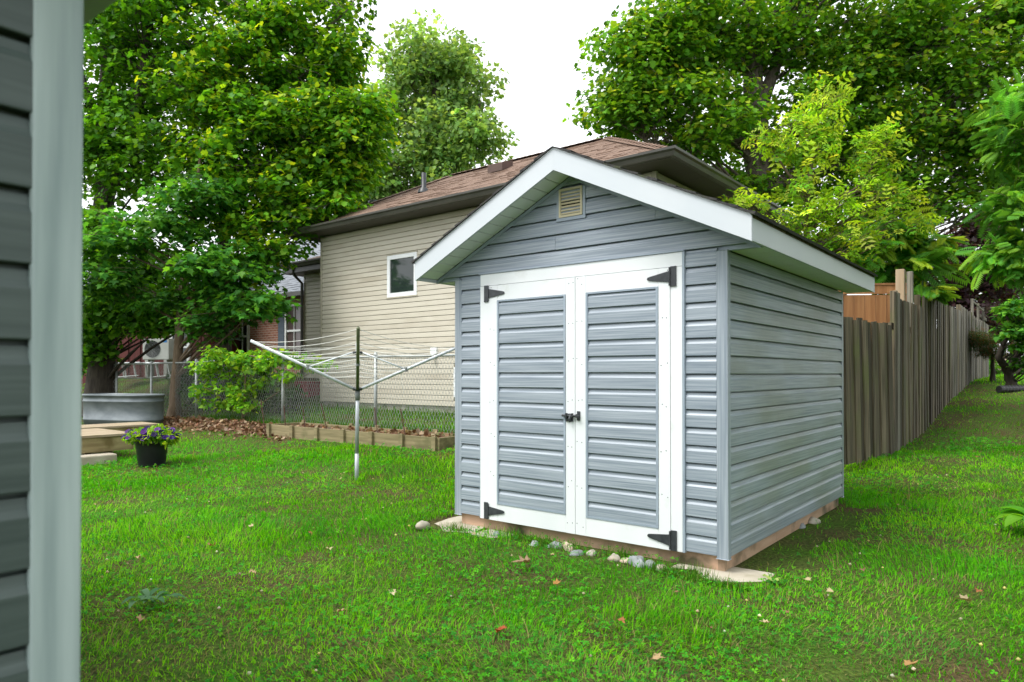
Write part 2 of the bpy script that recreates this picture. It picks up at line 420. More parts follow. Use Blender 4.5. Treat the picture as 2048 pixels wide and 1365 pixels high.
def make_tree(name, label, cat, base, trunks, lobes, tmpl, size, per, clump_r, cols, bark, group=None, flat=.45, tilt=.45, limb_every=1, twig=.012, hang=0.0, lit_cols=None, droop_tip=.0):
    """trunks: list of [(x,y,z),r] lists in world space; lobes: (centre, radii, clumps)"""
    t = thing(name, label, cat, base, 0, group)
    B = Vector(base); tb = MB()
    tp = []
    for tr in trunks:
        pts = [Vector(p) for p, _ in tr]; rs = [r for _, r in tr]
        fine = []; fr = []
        for i in range(len(pts) - 1):
            for k in range(5):
                a = k / 5; fine.append(pts[i].lerp(pts[i + 1], a) + Vector((random.uniform(-1, 1), random.uniform(-1, 1), 0)) * rs[i] * .22 * (i + k > 0)); fr.append(rs[i] * (1 - a) + rs[i + 1] * a)
        fine.append(pts[-1]); fr.append(rs[-1])
        if tr is trunks[0]: fr[0] *= 1.5; fr[1] *= 1.15
        tb.tube([p - B for p in fine], fr, 10, False); tp += list(zip(fine, fr))
    cc = []
    for c, rad, n in lobes:
        d = rng.normal(size=(n, 3)); d /= np.linalg.norm(d, axis=1, keepdims=True)
        r = rng.random((n, 1)) ** .42
        cc.append(np.array(c) + d * r * np.array(rad))
    cc = np.concatenate(cc)
    lb = MB()
    for i in range(0, len(cc), limb_every):
        c = Vector(cc[i]); best = None
        for p, r in tp:
            h = math.hypot(p.x - c.x, p.y - c.y); s = (abs((c.z - p.z) - .55 * h) + .35 * h) * random.uniform(.7, 1.5)
            if best is None or s < best[0]: best = (s, p, r)
        p, r = best[1], best[2]
        mid = p.lerp(c, .5) + Vector((random.uniform(-.2, .2), random.uniform(-.2, .2), .12 * (c - p).length * random.uniform(-.1, 1)))
        L = (c - p).length; r0 = min(r * .5, twig + .010 * L)
        path = [(p * (1 - a) ** 2 + mid * 2 * a * (1 - a) + c * a * a) - B for a in (0, .25, .5, .75, 1)]
        lb.tube(path, [r0, r0 * .75, r0 * .5, r0 * .3, twig * .4], 5, False)
        for q in range(3):
            e = c + Vector((random.gauss(0, 1), random.gauss(0, 1), random.gauss(0, .35))) * clump_r * .7
            lb.tube([path[3], (path[4] + (e - B)) * .5, e - B], [twig * .7, twig * .5, twig * .2], 3, False)
    tr_o = tb.build('trunk', bark, t, True)
    if lb.v: tag(lb.build('limbs', bark, t, True), kind='stuff')
    n = len(cc) * per
    off = rng.normal(size=(n, 3)); off *= np.minimum(1, 1.7 / np.linalg.norm(off, axis=1, keepdims=True)); off *= np.array([1, 1, flat]) * clump_r * .6
    rr = np.hypot(off[:, 0], off[:, 1])
    off[:, 2] -= hang * rr * rr / clump_r
    C = np.repeat(cc, per, 0) + off - np.array(base)
    nz = rng.normal(size=(n, 3)) * tilt + np.array([0, 0, 1.0])
    nz[:, :2] += off[:, :2] / clump_r * .45
    yaw = np.arctan2(off[:, 1], off[:, 0]) - math.pi / 2 + rng.normal(0, .8, n)
    sz = size * (.50 + .85 * rng.random(n))
    ctint = np.repeat(np.clip(1 + rng.normal(0, .22, (len(cc), 1)), .5, 1.6), per, 0)
    col = palette(n, cols) * ctint
    if lit_cols is not None:
        k = rng.random(n) < np.clip((off[:, 2] / (clump_r * flat) + .5) * .55, 0, .85); col[k] = palette(int(k.sum()), lit_cols)  # lit leaves painted in: lighter colours towards the top of each clump
    V, F, cv = scatter(C, nz, yaw, sz, tmpl[0], tmpl[1], col)
    tag(link('crown', np_mesh('crown', V, F, cv, M['leaf']), t), kind='stuff')
    return t

# ------------------------------------------------------------------ ground
def axis(a, b, fine0, fine1, df, dc):
    xs = list(np.arange(fine0, fine1, df)); x = fine1; s = df
    while x < b: xs.append(x); s = min(s * 1.25, dc); x += s
    xs.append(b); x = fine0; s = df; lo = []
    while x > a: s = min(s * 1.25, dc); x -= s; lo.append(max(x, a))
    return np.array(lo[::-1] + xs)
gx = axis(-250, 250, -9, 14, .25, 40); gy = axis(-60, 400, -2, 26, .25, 40)
GX, GY = np.meshgrid(gx, gy); GZ = ground_np(GX, GY)
GV = np.stack([GX, GY, GZ], -1).reshape(-1, 3); nx = len(gx); ny = len(gy)
ii = (np.arange(ny - 1)[:, None] * nx + np.arange(nx - 1)[None]).ravel()
GF = np.concatenate([np.stack([ii, ii + 1, ii + nx + 1], 1), np.stack([ii, ii + nx + 1, ii + nx], 1)])
g = link('ground', np_mesh('ground', GV, GF, np.ones((len(GV), 3)), M['ground'], True))
tag(g, 'green back garden lawn rising gently away', None, kind='structure')

# ------------------------------------------------------------------ siding boards
def lap(m, x0, x1, z0, h, out=.017, x0t=None, x1t=None, htop=None, flat=False):
    """one dutch-lap course facing -y, between x0..x1 (x0t/x1t: ends at the top edge when the gable cuts it)"""
    x0t = x0 if x0t is None else x0t; x1t = x1 if x1t is None else x1t
    H = htop or h
    prof = [(.010, .045 * h), (-out * .92, .035 * h), (-out, .055 * h), (-out * .93, .70 * h), (-out * .45, .81 * h), (-out * .18, .955 * h), (.010, .965 * h), (.010, h)]
    if flat: prof = [(.008, .05 * h), (-out * .92, .04 * h), (-out, .07 * h), (-out * .75, .86 * h), (-out * .25, .95 * h), (.008, .965 * h), (.008, h)]
    prof = [(y, min(z, H + .002)) for y, z in prof]
    n = len(prof); vs = []
    for y, z in prof:
        a = z / H; vs.append((x0 * (1 - a) + x0t * a, y, z0 + z))
    for y, z in prof:
        a = z / H; vs.append((x1 * (1 - a) + x1t * a, y, z0 + z))
    fs = [(i, i + 1, n + i + 1, n + i) for i in range(n - 1)] + [tuple(range(n - 1, -1, -1)), tuple(range(n, 2 * n))]
    return m.add(vs, fs)

def courses(parent, m, x0, x1, z0, h, n, rot=None, origin=(0, 0, 0), ztop=None, out=.017, flat=False):
    """n equal boards sharing one mesh"""
    me = lap(MB(), x0, x1, 0, h, out, flat=flat).mesh('siding_board', m)
    for k in range(n):
        z = z0 + k * h
        if ztop is not None and z + h > ztop + .004:
            if ztop - z < .02: break
            mb = MB(); lap(mb, x0, x1, 0, h, out, htop=ztop - z); me2 = mb.mesh('siding_board', m)
            link('siding_board', me2, parent, (origin[0], origin[1], z), rot); break
        link('siding_board', me, parent, (origin[0], origin[1], z), rot)

# ------------------------------------------------------------------ the shed
W, D, HC = 2.287, 2.836, .1143
shed = thing('shed', 'blue grey vinyl sided garden shed with white double doors', 'shed', (-.4515, 5.775, 0), ROT)
XC = W / 2; SL = .478; ZPT = 2.809; ZPB = 2.652; OVX = .247; OVF = .248; OVB = .2
zt = lambda x: ZPT - SL * abs(x - XC)
zb = lambda x: ZPB - SL * abs(x - XC)
B0 = .074
# skirt
sk = MB().box(.03, W - .03, .022, .06, -.12, B0 + .02).build('skirt_board', M['skirt'], shed); tag(sk, 'pinkish plywood skirt under the doors')
MB().box(W - .06, W - .022, .062, D - .03, -.12, B0 + .02).build('skirt_board', M['skirt'], shed)
MB().box(.022, .06, .062, D - .03, -.12, B0 + .02).build('skirt_board', M['skirt'], shed)
MB().box(W - .065, W - .0215, .0215, .061, -.12, B0 + .005).build('corner_block', M['skirt'], shed)
# front wall
fw = MB().prism([(0.02, B0), (W - .02, B0), (W - .02, zb(W) - .01), (XC, ZPB - .02), (.02, zb(0) - .01)], .012, .05).build('front_wall', M['jtrim'], shed)
courses(fw, M['siding'], .058, .262, B0, HC, 17)
courses(fw, M['siding'], 2.022, W - .058, B0, HC, 17)
def gable(y_shift, sgn, parent):
    k = 17
    while True:
        z = B0 + k * HC
        hw0 = (ZPB + .012 - z) / SL
        if hw0 < .06: break
        top = min(z + HC, ZPB + .005); hw1 = max((ZPB + .012 - top) / SL, .01)
        hw0 = min(hw0, XC + OVX - .03)
        cuts = [(-hw0, -hw1, hw0, hw1)]
        if sgn > 0:
            if k == 19: cuts = [(-hw0, -hw1, .664, .664), (.667, .667, hw0, hw1)]
            if k == 18: cuts = [(-hw0, -hw1, -.147, -.147), (-.144, -.144, hw0, hw1)]
        for a, at_, b, bt in cuts:
            mb = MB(); lap(mb, a, b, 0, HC, .017, at_, bt, htop=top - z)
            o = mb.build('siding_board', M['siding'], parent, loc=(XC, y_shift, z))
            if sgn < 0: o.rotation_euler = (0, 0, math.pi)
        k += 1
gable(0, 1, fw)
# gable returns closing the overhang at both corners
for x0, x1 in ((-.235, .02), (W - .02, W + .235)):
    MB().prism([(x0, 1.99), (x1, 1.99), (x1, zb(x1) - .002), (x0, max(zb(x0) - .002, 1.995))], .002, .03).build('gable_return', M['jtrim'], shed)
# rake channel under the soffit
for s in (-1, 1):
    xe = XC + s * (XC + .22)
    MB().prism([(XC, ZPB - .022), (xe, zb(xe) - .022), (xe, zb(xe) + .006), (XC, ZPB + .006)], -.020, -.0135).build('rake_channel', M['jtrim'], shed)
# side and back walls
rw = MB().box(W - .05, W - .012, .05, D - .05, B0, 1.99).build('side_wall', M['jtrim'], shed)
courses(rw, M['siding_shade_tint'], .03, D - .045, B0, HC, 17, (0, 0, R(90)), (W, 0, 0), 1.985)
lw = MB().box(.012, .05, .05, D - .05, B0, 1.99).build('side_wall', M['jtrim'], shed)
courses(lw, M['siding_shade_tint'], -(D - .045), -.045, B0, HC, 17, (0, 0, R(-90)), (0, 0, 0), 1.985)
bw = MB().prism([(0.02, B0), (W - .02, B0), (W - .02, zb(W) - .01), (XC, ZPB - .02), (.02, zb(0) - .01)], D - .05, D - .012).build('back_wall', M['jtrim'], shed)
courses(bw, M['siding'], -W + .05, -.05, B0, HC, 17, (0, 0, math.pi), (0, D, 0))
gable(D, -1, bw)
# corner trims (L posts with a centre bead)
def corner(x, y, sx, sy, w1=.062, w2=.05):
    t = .016
    L = [(0, 0), (-sx * w1, 0), (-sx * w1, sy * .010), (-sx * (w1 - .004), sy * .012 + 0), (-sx * .012, sy * .012), (-sx * .012, sy * w2), (0, sy * w2)]
    L = [(x + sx * t + a, y - sy * t + b) for a, b in L]
    if sx * sy < 0: L = L[::-1]
    return bevel(MB().prism(L, B0 - .012, 1.992, 'z').build('corner_trim', M['siding_v'], shed), .004)
corner(W, 0, 1, 1, .075); corner(0, 0, -1, 1, .075); corner(W, D, 1, -1); corner(0, D, -1, -1)

# door frame and leaves
fr = MB().box(.274, .361, -.026, .011, .067, 1.917).build('door_frame', M['white'], shed)
bevel(MB().box(.274, 2.005, -.0262, .011, 1.919, 2.012).build('header', M['white'], fr), .002)
bevel(MB().box(1.923, 2.005, -.026, .011, .067, 1.917).build('jamb', M['white'], fr), .002)
MB().box(.262, 2.019, -.034, .011, 2.0135, 2.0215).build('drip_cap', M['jtrim'], fr)
MB().box(2.007, 2.021, -.028, .011, .067, 2.012).build('side_channel', M['jtrim'], fr)
MB().box(.262, .2725, -.020, .011, .067, 2.012).build('side_channel', M['jtrim'], fr)

def hinge(parent, x, z, s, up):
    """strap hinge: plate on the jamb, tapered strap over the leaf (s = direction of the strap)"""
    h = MB()
    px0, px1 = sorted((x - s * .005, x - s * .045))
    h.box(px0, px1, -.0345, -.0272, z - .066, z + .066)
    h.prism([(x, z - .036), (x + s * .145, z - .010 + up), (x + s * .158, z - .006 + up), (x + s * .163, z + .002 + up), (x + s * .158, z + .010 + up), (x + s * .145, z + .014 + up), (x, z + .036)], -.0365, -.0310)
    h.tube([(x, -.037, z - .06), (x, -.037, z + .06)], .006, 8)
    o = bevel(h.build('hinge', M['black_metal'], parent), .001, 1)
    sc = MB()
    for dx, dz in ((.03, .015), (.03, -.015), (.085, 0), (.13, 0)): sc.lathe([(0, .0), (.005, .001), (.006, .003)], 8, (0, 0, 0)) if False else sc.box(x + s * dx - .004, x + s * dx + .004, -.0385, -.0362, z + dz + up * (dx / .15) - .004, z + dz + up * (dx / .15) + .004)
    return o

def leaf(x0, x1, p0, p1, hx, hs):
    z0, z1, q0, q1 = .067, 1.916, .198, 1.797
    d = MB().box(x0, x1, -.012, .010, z0, z1).build('door', M['jtrim'], shed)
    yf = -.030
    for a, b, c, e, nm in ((x0, p0, z0, z1, 'stile'), (p1, x1, z0, z1, 'stile'), (p0 + .0006, p1 - .0006, z0, q0, 'rail'), (p0 + .0006, p1 - .0006, q1, z1, 'rail')):
        y = yf if nm == 'stile' else yf + .0008
        bevel(MB().box(a, b, y, -.0125, c, e).build(nm, M['white'], d), .0018)
    w = .017
    MB().box(p0 + .001, p0 + w, -.034, -.013, q0 + .001, q1 - .001).build('panel_channel', M['jtrim'], d)
    MB().box(p1 - w, p1 - .001, -.034, -.013, q0 + .001, q1 - .001).build('panel_channel', M['jtrim'], d)
    MB().box(p0 + w, p1 - w, -.0335, -.013, q1 - .012, q1 - .001).build('panel_channel', M['jtrim'], d)
    MB().box(p0 + w, p1 - w, -.0335, -.013, q0 + .001, q0 + .016).build('panel_channel', M['jtrim'], d)
    me = lap(MB(), p0 + w, p1 - w, 0, HC, .017).mesh('siding_board', M['siding'])
    for k in range(14):
        zz = q0 + .001 + k * HC * .9985
        link('siding_board', me, d, (0, -.0135, zz)) if k < 13 else lap(MB(), p0 + w, p1 - w, 0, HC, .017, htop=q1 - .012 - zz).build('siding_board', M['siding'], d, loc=(0, -.0135, zz))
    for z, up in ((.135, .006), (1.856, -.006)): hinge(d, hx, z, hs, up)
    # nail heads
    nh = MB()
    for zz in np.arange(.14, 1.9, .29):
        for xx in (x0 + .02, x0 + .06, x1 - .022, x1 - .06):
            xx += random.uniform(-.008, .008); z_ = zz + random.uniform(-.03, .03)
            nh.lathe([(.0, 0), (.0042, 0)], 6)
            n = len(nh.v) - 12
            for i in range(12):
                a, b, _ = nh.v[n + i]; nh.v[n + i] = (xx + a, yf - .0006, z_ + b)
    tag(nh.build('nail_heads', M['galv'], d), kind='stuff')
    return d
d1 = leaf(.363, 1.180, .451, 1.100, .363, 1)
d2 = leaf(1.184, 1.921, 1.272, 1.838, 1.921, -1)
# slide bolt
lt = MB()
lt.box(1.105, 1.166, -.038, -.0303, .875, .932)
lt.tube([(1.080, -.046, .918), (1.090, -.047, .918), (1.20, -.047, .918)], [.010, .0085, .0085], 10)
lt.tube([(1.150, -.046, .918), (1.150, -.056, .895), (1.150, -.053, .872)], [.010, .010, .007], 8)
lt.box(1.112, 1.124, -.058, -.038, .898, .936); lt.box(1.162, 1.172, -.058, -.038, .905, .936)
lt.box(1.202, 1.226, -.040, -.0303, .885, .952); lt.box(1.205, 1.222, -.060, -.040, .905, .932)
lt.tube([(1.21, -.058, .918), (1.245, -.060, .921)], .004, 6)
o = bevel(lt.build('slide_bolt', M['black_metal'], shed), .002); tag(o, 'black slide bolt joining the two doors')

# gable vent
va = MB()
va.box(1.012, 1.262, -.020, -.0125, 2.338, 2.362); va.box(1.012, 1.034, -.021, -.0125, 2.362, 2.566); va.box(1.240, 1.262, -.021, -.0125, 2.362, 2.566)
vent = va.build('gable_vent', M['jtrim'], shed)
cf = MB(); cf.box(1.036, 1.052, -.026, -.0126, 2.364, 2.572); cf.box(1.222, 1.238, -.026, -.0126, 2.364, 2.572); cf.box(1.052, 1.222, -.0255, -.0126, 2.364, 2.380); cf.box(1.052, 1.222, -.0255, -.0126, 2.556, 2.572)
cf.build('vent_frame', M['cream'], vent)
MB().box(1.053, 1.221, -.0135, -.0128, 2.381, 2.555).build('vent_opening', M['dark'], vent)
sl = MB().prism([(-.0245, 0), (-.0225, -.002), (-.0140, .012), (-.0140, .015)], 1.053, 1.221, 'x').mesh('louvre_slat', M['cream'])
for k in range(7): link('louvre_slat', sl, vent, (0, 0, 2.386 + k * .0240))

# roof: decks, shingles, fascias, soffits
for s in (-1, 1):
    xe = XC + s * (XC + OVX)
    rp = MB().prism([(XC, ZPT - .004), (xe, zt(xe) - .004), (xe, zt(xe) - .022), (XC, ZPT - .022)], -OVF + .022, D + OVB - .022).build('roof_panel', M['oldwood'], shed)
    sh = MB(); L = math.hypot(XC + OVX, SL * (XC + OVX)); nrow = 11; ex = (L + .03) / nrow
    ca, sa = (XC + OVX) / L, SL * (XC + OVX) / L
    for r_ in range(nrow):
        y = -OVF - .014; d0 = r_ * ex; d1_ = d0 + ex + .03
        while y < D + OVB + .01:
            wd = random.uniform(.15, .33); y1 = min(y + wd, D + OVB + .014); th = random.uniform(.007, .013)
            def pt(d, h, yy): return (XC + s * (d * ca + h * sa), yy, ZPT - d * sa + h * ca)
            d1r = min(d1_, L + .03) - random.uniform(0, .006)
            vs = [pt(d0, .003, y), pt(d0, .003, y1 - .003), pt(d1r, th + .006, y1 - .003), pt(d1r, th + .006, y), pt(d1r, -.002, y), pt(d1r, -.002, y1 - .003), pt(d0, -.002, y), pt(d0, -.002, y1 - .003)]
            sh.add(vs, [(0, 1, 2, 3), (3, 2, 5, 4), (0, 3, 4, 6), (1, 7, 5, 2), (6, 4, 5, 7)]); y = y1
    tag(sh.build('shingles', M['shingle_dark'], rp), kind='stuff')
    for ya, yb, in ((-OVF, -OVF + .02), (D + OVB - .02, D + OVB)):
        poly = [(XC + s * .0012, ZPB - .002), (xe, zb(xe)), (xe, zt(xe) - .002), (XC + s * .0012, ZPT - .004)]
        f_ = bevel(MB().prism(poly, ya, yb).build('rake_fascia', M['fascia'], shed), .002)
    # metal lip over the front board
    MB().prism([(XC, ZPT - .014), (xe, zt(xe) - .012), (xe, zt(xe) - .002), (XC, ZPT - .003)], -OVF - .0025, -OVF - .0003).build('fascia_lip', M['fascia'], shed)
    x0, x1 = sorted((xe, xe - s * .018))
    ef = bevel(MB().box(x0, x1, -OVF + .0205, D + OVB - .0205, zb(xe) + .0015, zt(xe) - .02).build('eave_fascia', M['fascia'], shed), .002)
    # sloped soffit panels under the front overhang
    npan = 13; step = (XC + OVX - .03) / npan
    for k in range(npan):
        a = XC + s * (k * step + .004); b = XC + s * ((k + 1) * step - .004); q = .012
        mb = MB(); y0, y1 = -OVF + .021, -.0215
        vs = [(x, y, zb(x) + q + hh) for hh in (0, .006) for x, y in ((a, y0), (b, y0), (b, y1), (a, y1))]
        mb.add(vs, [(0, 3, 2, 1), (4, 5, 6, 7), (0, 1, 5, 4), (1, 2, 6, 5), (2, 3, 7, 6), (3, 0, 4, 7)])
        mb.build('soffit_panel', M['soffit'], shed)
    mb = MB(); a, b = XC + s * .004, xe - s * .03
    mb.prism([(a, zb(a) + .021), (b, zb(b) + .021), (b, zb(b) + .027), (a, zb(a) + .027)], -OVF + .021, -.0135); mb.build('soffit_backing', M['dark'], shed)
    # flat soffit under the eave
    xa, xb = (W + .014, xe - .019) if s > 0 else (xe + .019, -.014)
    y = .032
    while y < D + OVB - .05:
        y1 = min(y + .203, D + OVB - .022)
        MB().box(xa, xb, y + .002, y1 - .002, 1.9935, 1.999).build('soffit_panel', M['soffit'], shed); y = y1

# ------------------------------------------------------------------ the near building at the left edge
nb = thing('house', 'slate sided building with pale corner trim close to the viewer', 'house', (-.693, 1.108, 0), ROT)
nwall = MB().box(-4.0, -.012, -6.0, -.012, -.1, 2.03).build('wall', M['near_siding'], nb)
courses(nwall, M['near_siding'], -5.9, -.055, 1.153 - 10 * .1143, .1143, 17, (0, 0, R(90)), (0, 0, 0), 2.02, .014)
bevel(MB().prism([(.016, 0.004), (-.06, .004), (-.06, -.008), (-.0, -.008), (-.0, -.067), (.016, -.067)][::-1], -.08, 2.02, 'z').build('corner_trim', M['near_trim'], nb), .005)
MB().box(-4.3, .22, -6.3, .20, 2.022, 2.045).build('soffit', M['near_soffit'], nb)
MB().box(-4.32, .24, -6.32, .22, 2.046, 2.17).build('fascia', M['near_soffit'], nb)
rf = MB(); rf.add([(-4.36, -6.36, 2.171), (.28, -6.36, 2.171), (.28, .26, 2.171), (-4.36, .26, 2.171), (-2.04, -4.0, 3.3), (-2.04, -2.0, 3.3)], [(0, 1, 4), (1, 2, 5, 4), (2, 3, 5), (3, 0, 4, 5), (3, 2, 1, 0)])
rf.build('roof', M['shingle_dark'], nb)

# ------------------------------------------------------------------ beige neighbour house
HB = (-4.275, 15.6, 0); HL, HD, EC = 8.23, 4.16, .1016
hs_ = thing('house', 'beige vinyl sided house with brown hip roof behind the shed', 'house', HB, ROT)
zf = .605
MB().box(.03, HL - .03, .03, HD - .03, -.2, zf + .01).build('foundation', M['concrete'], hs_)
hwall = MB().box(.01, HL - .01, .01, HD - .01, zf, 4.275).build('wall', M['beige_trim'], hs_)
WIN = [(2.22, 3.09, 2.77, 3.62), (4.08, 4.95, .78, 1.34)]
for k in range(37):
    z = zf + k * EC; h = min(EC, 4.272 - z)
    if h < .02: break
    cuts = [(.06, HL - .06)]
    for a, b, c, d in WIN:
        if z + h > c + .001 and z < d - .001:
            cuts = [q for p in cuts for q in ((p[0], a), (b, p[1]))] if True else cuts
    if k in (4, 11, 17, 23, 29) and len(cuts) == 1: s_ = .9 + (k * 1.73) % 6; cuts = [(.06, s_), (s_ + .003, HL - .06)]
    for a, b in cuts:
        mb = MB(); lap(mb, a, b, 0, EC, .015, htop=h, flat=True); mb.build('siding_board', M['beige'], hwall, loc=(0, 0, z))
me = lap(MB(), .06, HD - .06, 0, EC, .015, flat=True).mesh('siding_board', M['beige'])
for k in range(36): link('siding_board', me, hwall, (HL, 0, zf + k * EC), (0, 0, R(90)))
for x in (0, HL): bevel(MB().box(x - .016 if x == 0 else x - .055, x + .055 if x == 0 else x + .016, -.016, .055, zf - .01, 4.276).build('corner_trim', M['beige_trim'], hs_), .004)

def window(parent, x0, x1, z0, z1, y=-.0, glass='glass', fw_=.055, casing=True, mull=False, rail=False, proud=.02):
    w = MB().box(x0 + fw_, x1 - fw_, y + .004, y + .009, z0 + fw_, z1 - fw_).build('window', M[glass], parent)
    for a, b, c, d in ((x0, x0 + fw_, z0, z1), (x1 - fw_, x1, z0, z1), (x0 + fw_, x1 - fw_, z0, z0 + fw_), (x0 + fw_, x1 - fw_, z1 - fw_, z1)):
        bevel(MB().box(a, b, y - proud, y + .02, c, d).build('frame', M['window_white'], w), .003)
    if rail: MB().box(x0 + fw_, x1 - fw_, y - proud * .6, y + .01, (z0 + z1) / 2 - .03, (z0 + z1) / 2 + .03).build('meeting_rail', M['window_white'], w)
    if mull: MB().box((x0 + x1) / 2 - .012, (x0 + x1) / 2 + .012, y - proud * .5, y + .006, z0 + fw_, z1 - fw_).build('mullion', M['window_white'], w)
    return w
w1 = window(hs_, *WIN[0], fw_=.085, proud=.022)
MB().box(2.20, 3.11, -.026, .01, 2.745, 2.769).build('sill', M['beige_trim'], w1); MB().box(2.20, 3.11, -.028, .01, 3.621, 3.64).build('head_trim', M['beige_trim'], w1)
window(hs_, *WIN[1], fw_=.06)
v_ = MB(); v_.box(3.50, 3.66, -.05, .0, 1.60, 1.72); v_.tube([(3.58, -.05, 1.6), (3.58, -.09, 1.55), (3.58, -.09, 1.51)], .035, 8)
v_.build('dryer_vent', M['window_white'], hs_)
# hip roof
ex0, ex1, ey0, ey1, ez = -.46, HL + .48, -.48, HD + .48, 4.372
hd = (ey1 - ey0) / 2; rz = ez + hd * .54
ry = (ey0 + ey1) / 2
rx0, rx1 = ex0 + hd, ex1 - hd
roof = MB().add([(ex0, ey0, ez), (ex1, ey0, ez), (ex1, ey1, ez), (ex0, ey1, ez), (rx0, ry, rz), (rx1, ry, rz)], [(0, 1, 5, 4), (1, 2, 5), (2, 3, 4, 5), (3, 0, 4), (3, 2, 1, 0)]).build('roof', M['shingle_brown'], hs_)

def shingle_field(parent, m, A, B, up, runlen, inset0, inset1, expo=.135, tab=.30, name='shingles'):
    """overlapping tabs on a plane: A->B eave line, up = unit vector up the slope; insets shrink the row towards the ridge"""
    A = Vector(A); B = Vector(B); up = Vector(up); e = (B - A); Lh = e.length; e.normalize(); nrm = e.cross(up)
    mb = MB(); n = int(runlen / expo)
    for r_ in range(n):
        d = r_ * expo; a = inset0 * d / runlen + (-.01); b = Lh - inset1 * d / runlen + .01
        x = a - random.uniform(0, tab)
        while x < b:
            w = tab * random.choice((.45, .7, 1, 1.2)); x0 = max(x, a); x1 = min(x + w, b); x += w
            if x1 - x0 < .02: continue
            th = random.choice((.008, .011, .018)); jd = random.uniform(-.012, .004)
            p = lambda s, t, hh: A + e * s + up * t + nrm * hh
            mb.add([p(x0, d + jd, th), p(x1 - .004, d + jd, th), p(x1 - .004, d + expo + .03, .003), p(x0, d + expo + .03, .003), p(x0, d + jd, -.004), p(x1 - .004, d + jd, -.004)],
                   [(0, 1, 2, 3), (4, 5, 1, 0), (4, 0, 3), (1, 5, 2)])
    return tag(mb.build(name, m, parent), kind='stuff')
sl_ = math.hypot(1, .54); run = hd * sl_
shingle_field(roof, M['shingle_brown'], (ex0, ey0, ez + .004), (ex1, ey0, ez + .004), (0, 1 / sl_, .54 / sl_), run, hd, hd)
shingle_field(roof, M['shingle_brown'], (ex1, ey0, ez + .004), (ex1, ey1, ez + .004), (-1 / sl_, 0, .54 / sl_), run, hd, hd)
# hip and ridge caps
def caps(p, q, m, parent):
    p = Vector(p); q = Vector(q); d = q - p; n = int(d.length / .17); mb = MB(); d.normalize(); s = Vector((-d.y, d.x, 0)).normalized()
    for k in range(n):
        a = p + d * k * .17; b = a + d * .21; t = .022
        mb.add([a + Vector((0, 0, t)), a - s * .13 - Vector((0, 0, .035)), a + s * .13 - Vector((0, 0, .035)), b + Vector((0, 0, .008)), b - s * .12 - Vector((0, 0, .04)), b + s * .12 - Vector((0, 0, .04))], [(0, 1, 4, 3), (2, 0, 3, 5), (0, 2, 1)])
    return tag(mb.build('ridge_caps', m, parent), kind='stuff')
up_ = Vector((0, 0, .03))
for a, b in (((ex0, ey0, ez), (rx0, ry, rz)), ((ex1, ey0, ez), (rx1, ry, rz)), ((rx0, ry, rz), (rx1, ry, rz))): caps(Vector(a) + up_, Vector(b) + up_, M['shingle_brown'], roof)
# eaves: soffit, fascia, gutter
MB().box(ex0 + .02, ex1 - .02, ey0 + .02, ey1 - .02, 4.279, 4.287).build('soffit', M['soffit_dark'], hs_)
def gutter(parent, a, b, out, z, name='gutter'):
    """K-style trough from a to b, out = outward unit vector"""
    a = Vector((*a, 0)); b = Vector((*b, 0)); out = Vector((*out, 0)); e = (b - a).normalized()
    prof = [(0, -.115), (.07, -.115), (.09, -.06), (.118, -.035), (.122, 0), (.112, 0), (.108, -.03), (.01, -.03), (0, -.01)]
    n = len(prof); vs = []
    for p in (a - e * .0, b + e * .0):
        for i, (o_, h) in enumerate(prof):
            q = p + out * o_ + (e * o_ if p is not a and False else Vector()); vs.append((q.x, q.y, z + h))
    # mitre the ends outwards
    for i, (o_, h) in enumerate(prof):
        vs[i] = (vs[i][0] - e.x * o_, vs[i][1] - e.y * o_, vs[i][2]); vs[n + i] = (vs[n + i][0] + e.x * o_, vs[n + i][1] + e.y * o_, vs[n + i][2])
    fs = [(i, (i + 1) % n, n + (i + 1) % n, n + i) for i in range(n)] + [tuple(range(n))[::-1], tuple(range(n, 2 * n))]
    return MB().add(vs, fs).build(name, M['eave_dark'], parent)
gutter(hs_, (ex0, ey0), (ex1, ey0), (0, -1), 4.39); gutter(hs_, (ex1, ey0), (ex1, ey1), (1, 0), 4.39); gutter(hs_, (ex0, ey1), (ex0, ey0), (-1, 0), 4.39)
fa = MB(); fa.box(ex0, ex1, ey0 + .001, ey0 + .02, 4.27, 4.37); fa.box(ex1 - .02, ex1 - .001, ey0 + .021, ey1, 4.27, 4.37); fa.box(ex0 + .001, ex0 + .02, ey0 + .021, ey1, 4.27, 4.37)
fa.build('fascia', M['eave_dark'], hs_)
# roof furniture
def on_roof(x, d): return (x, ey0 + d, ez + .54 * d)
x, y, z = on_roof(2.42, 1.30); q = MB(); q.lathe([(.13, -.03), (.11, .05), (.055, .09), (.055, .40), (.045, .40)], 14, (x, y, z)); q.build('vent_pipe', M['pot'], roof, True)
x, y, z = on_roof(4.15, 1.75); q = MB(); q.prism([(y - .17, z - .06), (y - .17, z + .09), (y + .17, z + .21), (y + .17, z + .10)], x - .19, x + .19, 'x'); q.build('roof_vent', mat('brown_vent', (.07, .04, .03), (.09, .05, .04)), roof)
q = MB(); q.lathe([(.10, -.45), (.10, .34), (.13, .34), (.13, .37), (.09, .37), (.09, .43), (.15, .43), (.15, .50), (0, .52)], 16, (-.2, 1.7, 4.95)); q.build('flue', M['galv'], roof, True)
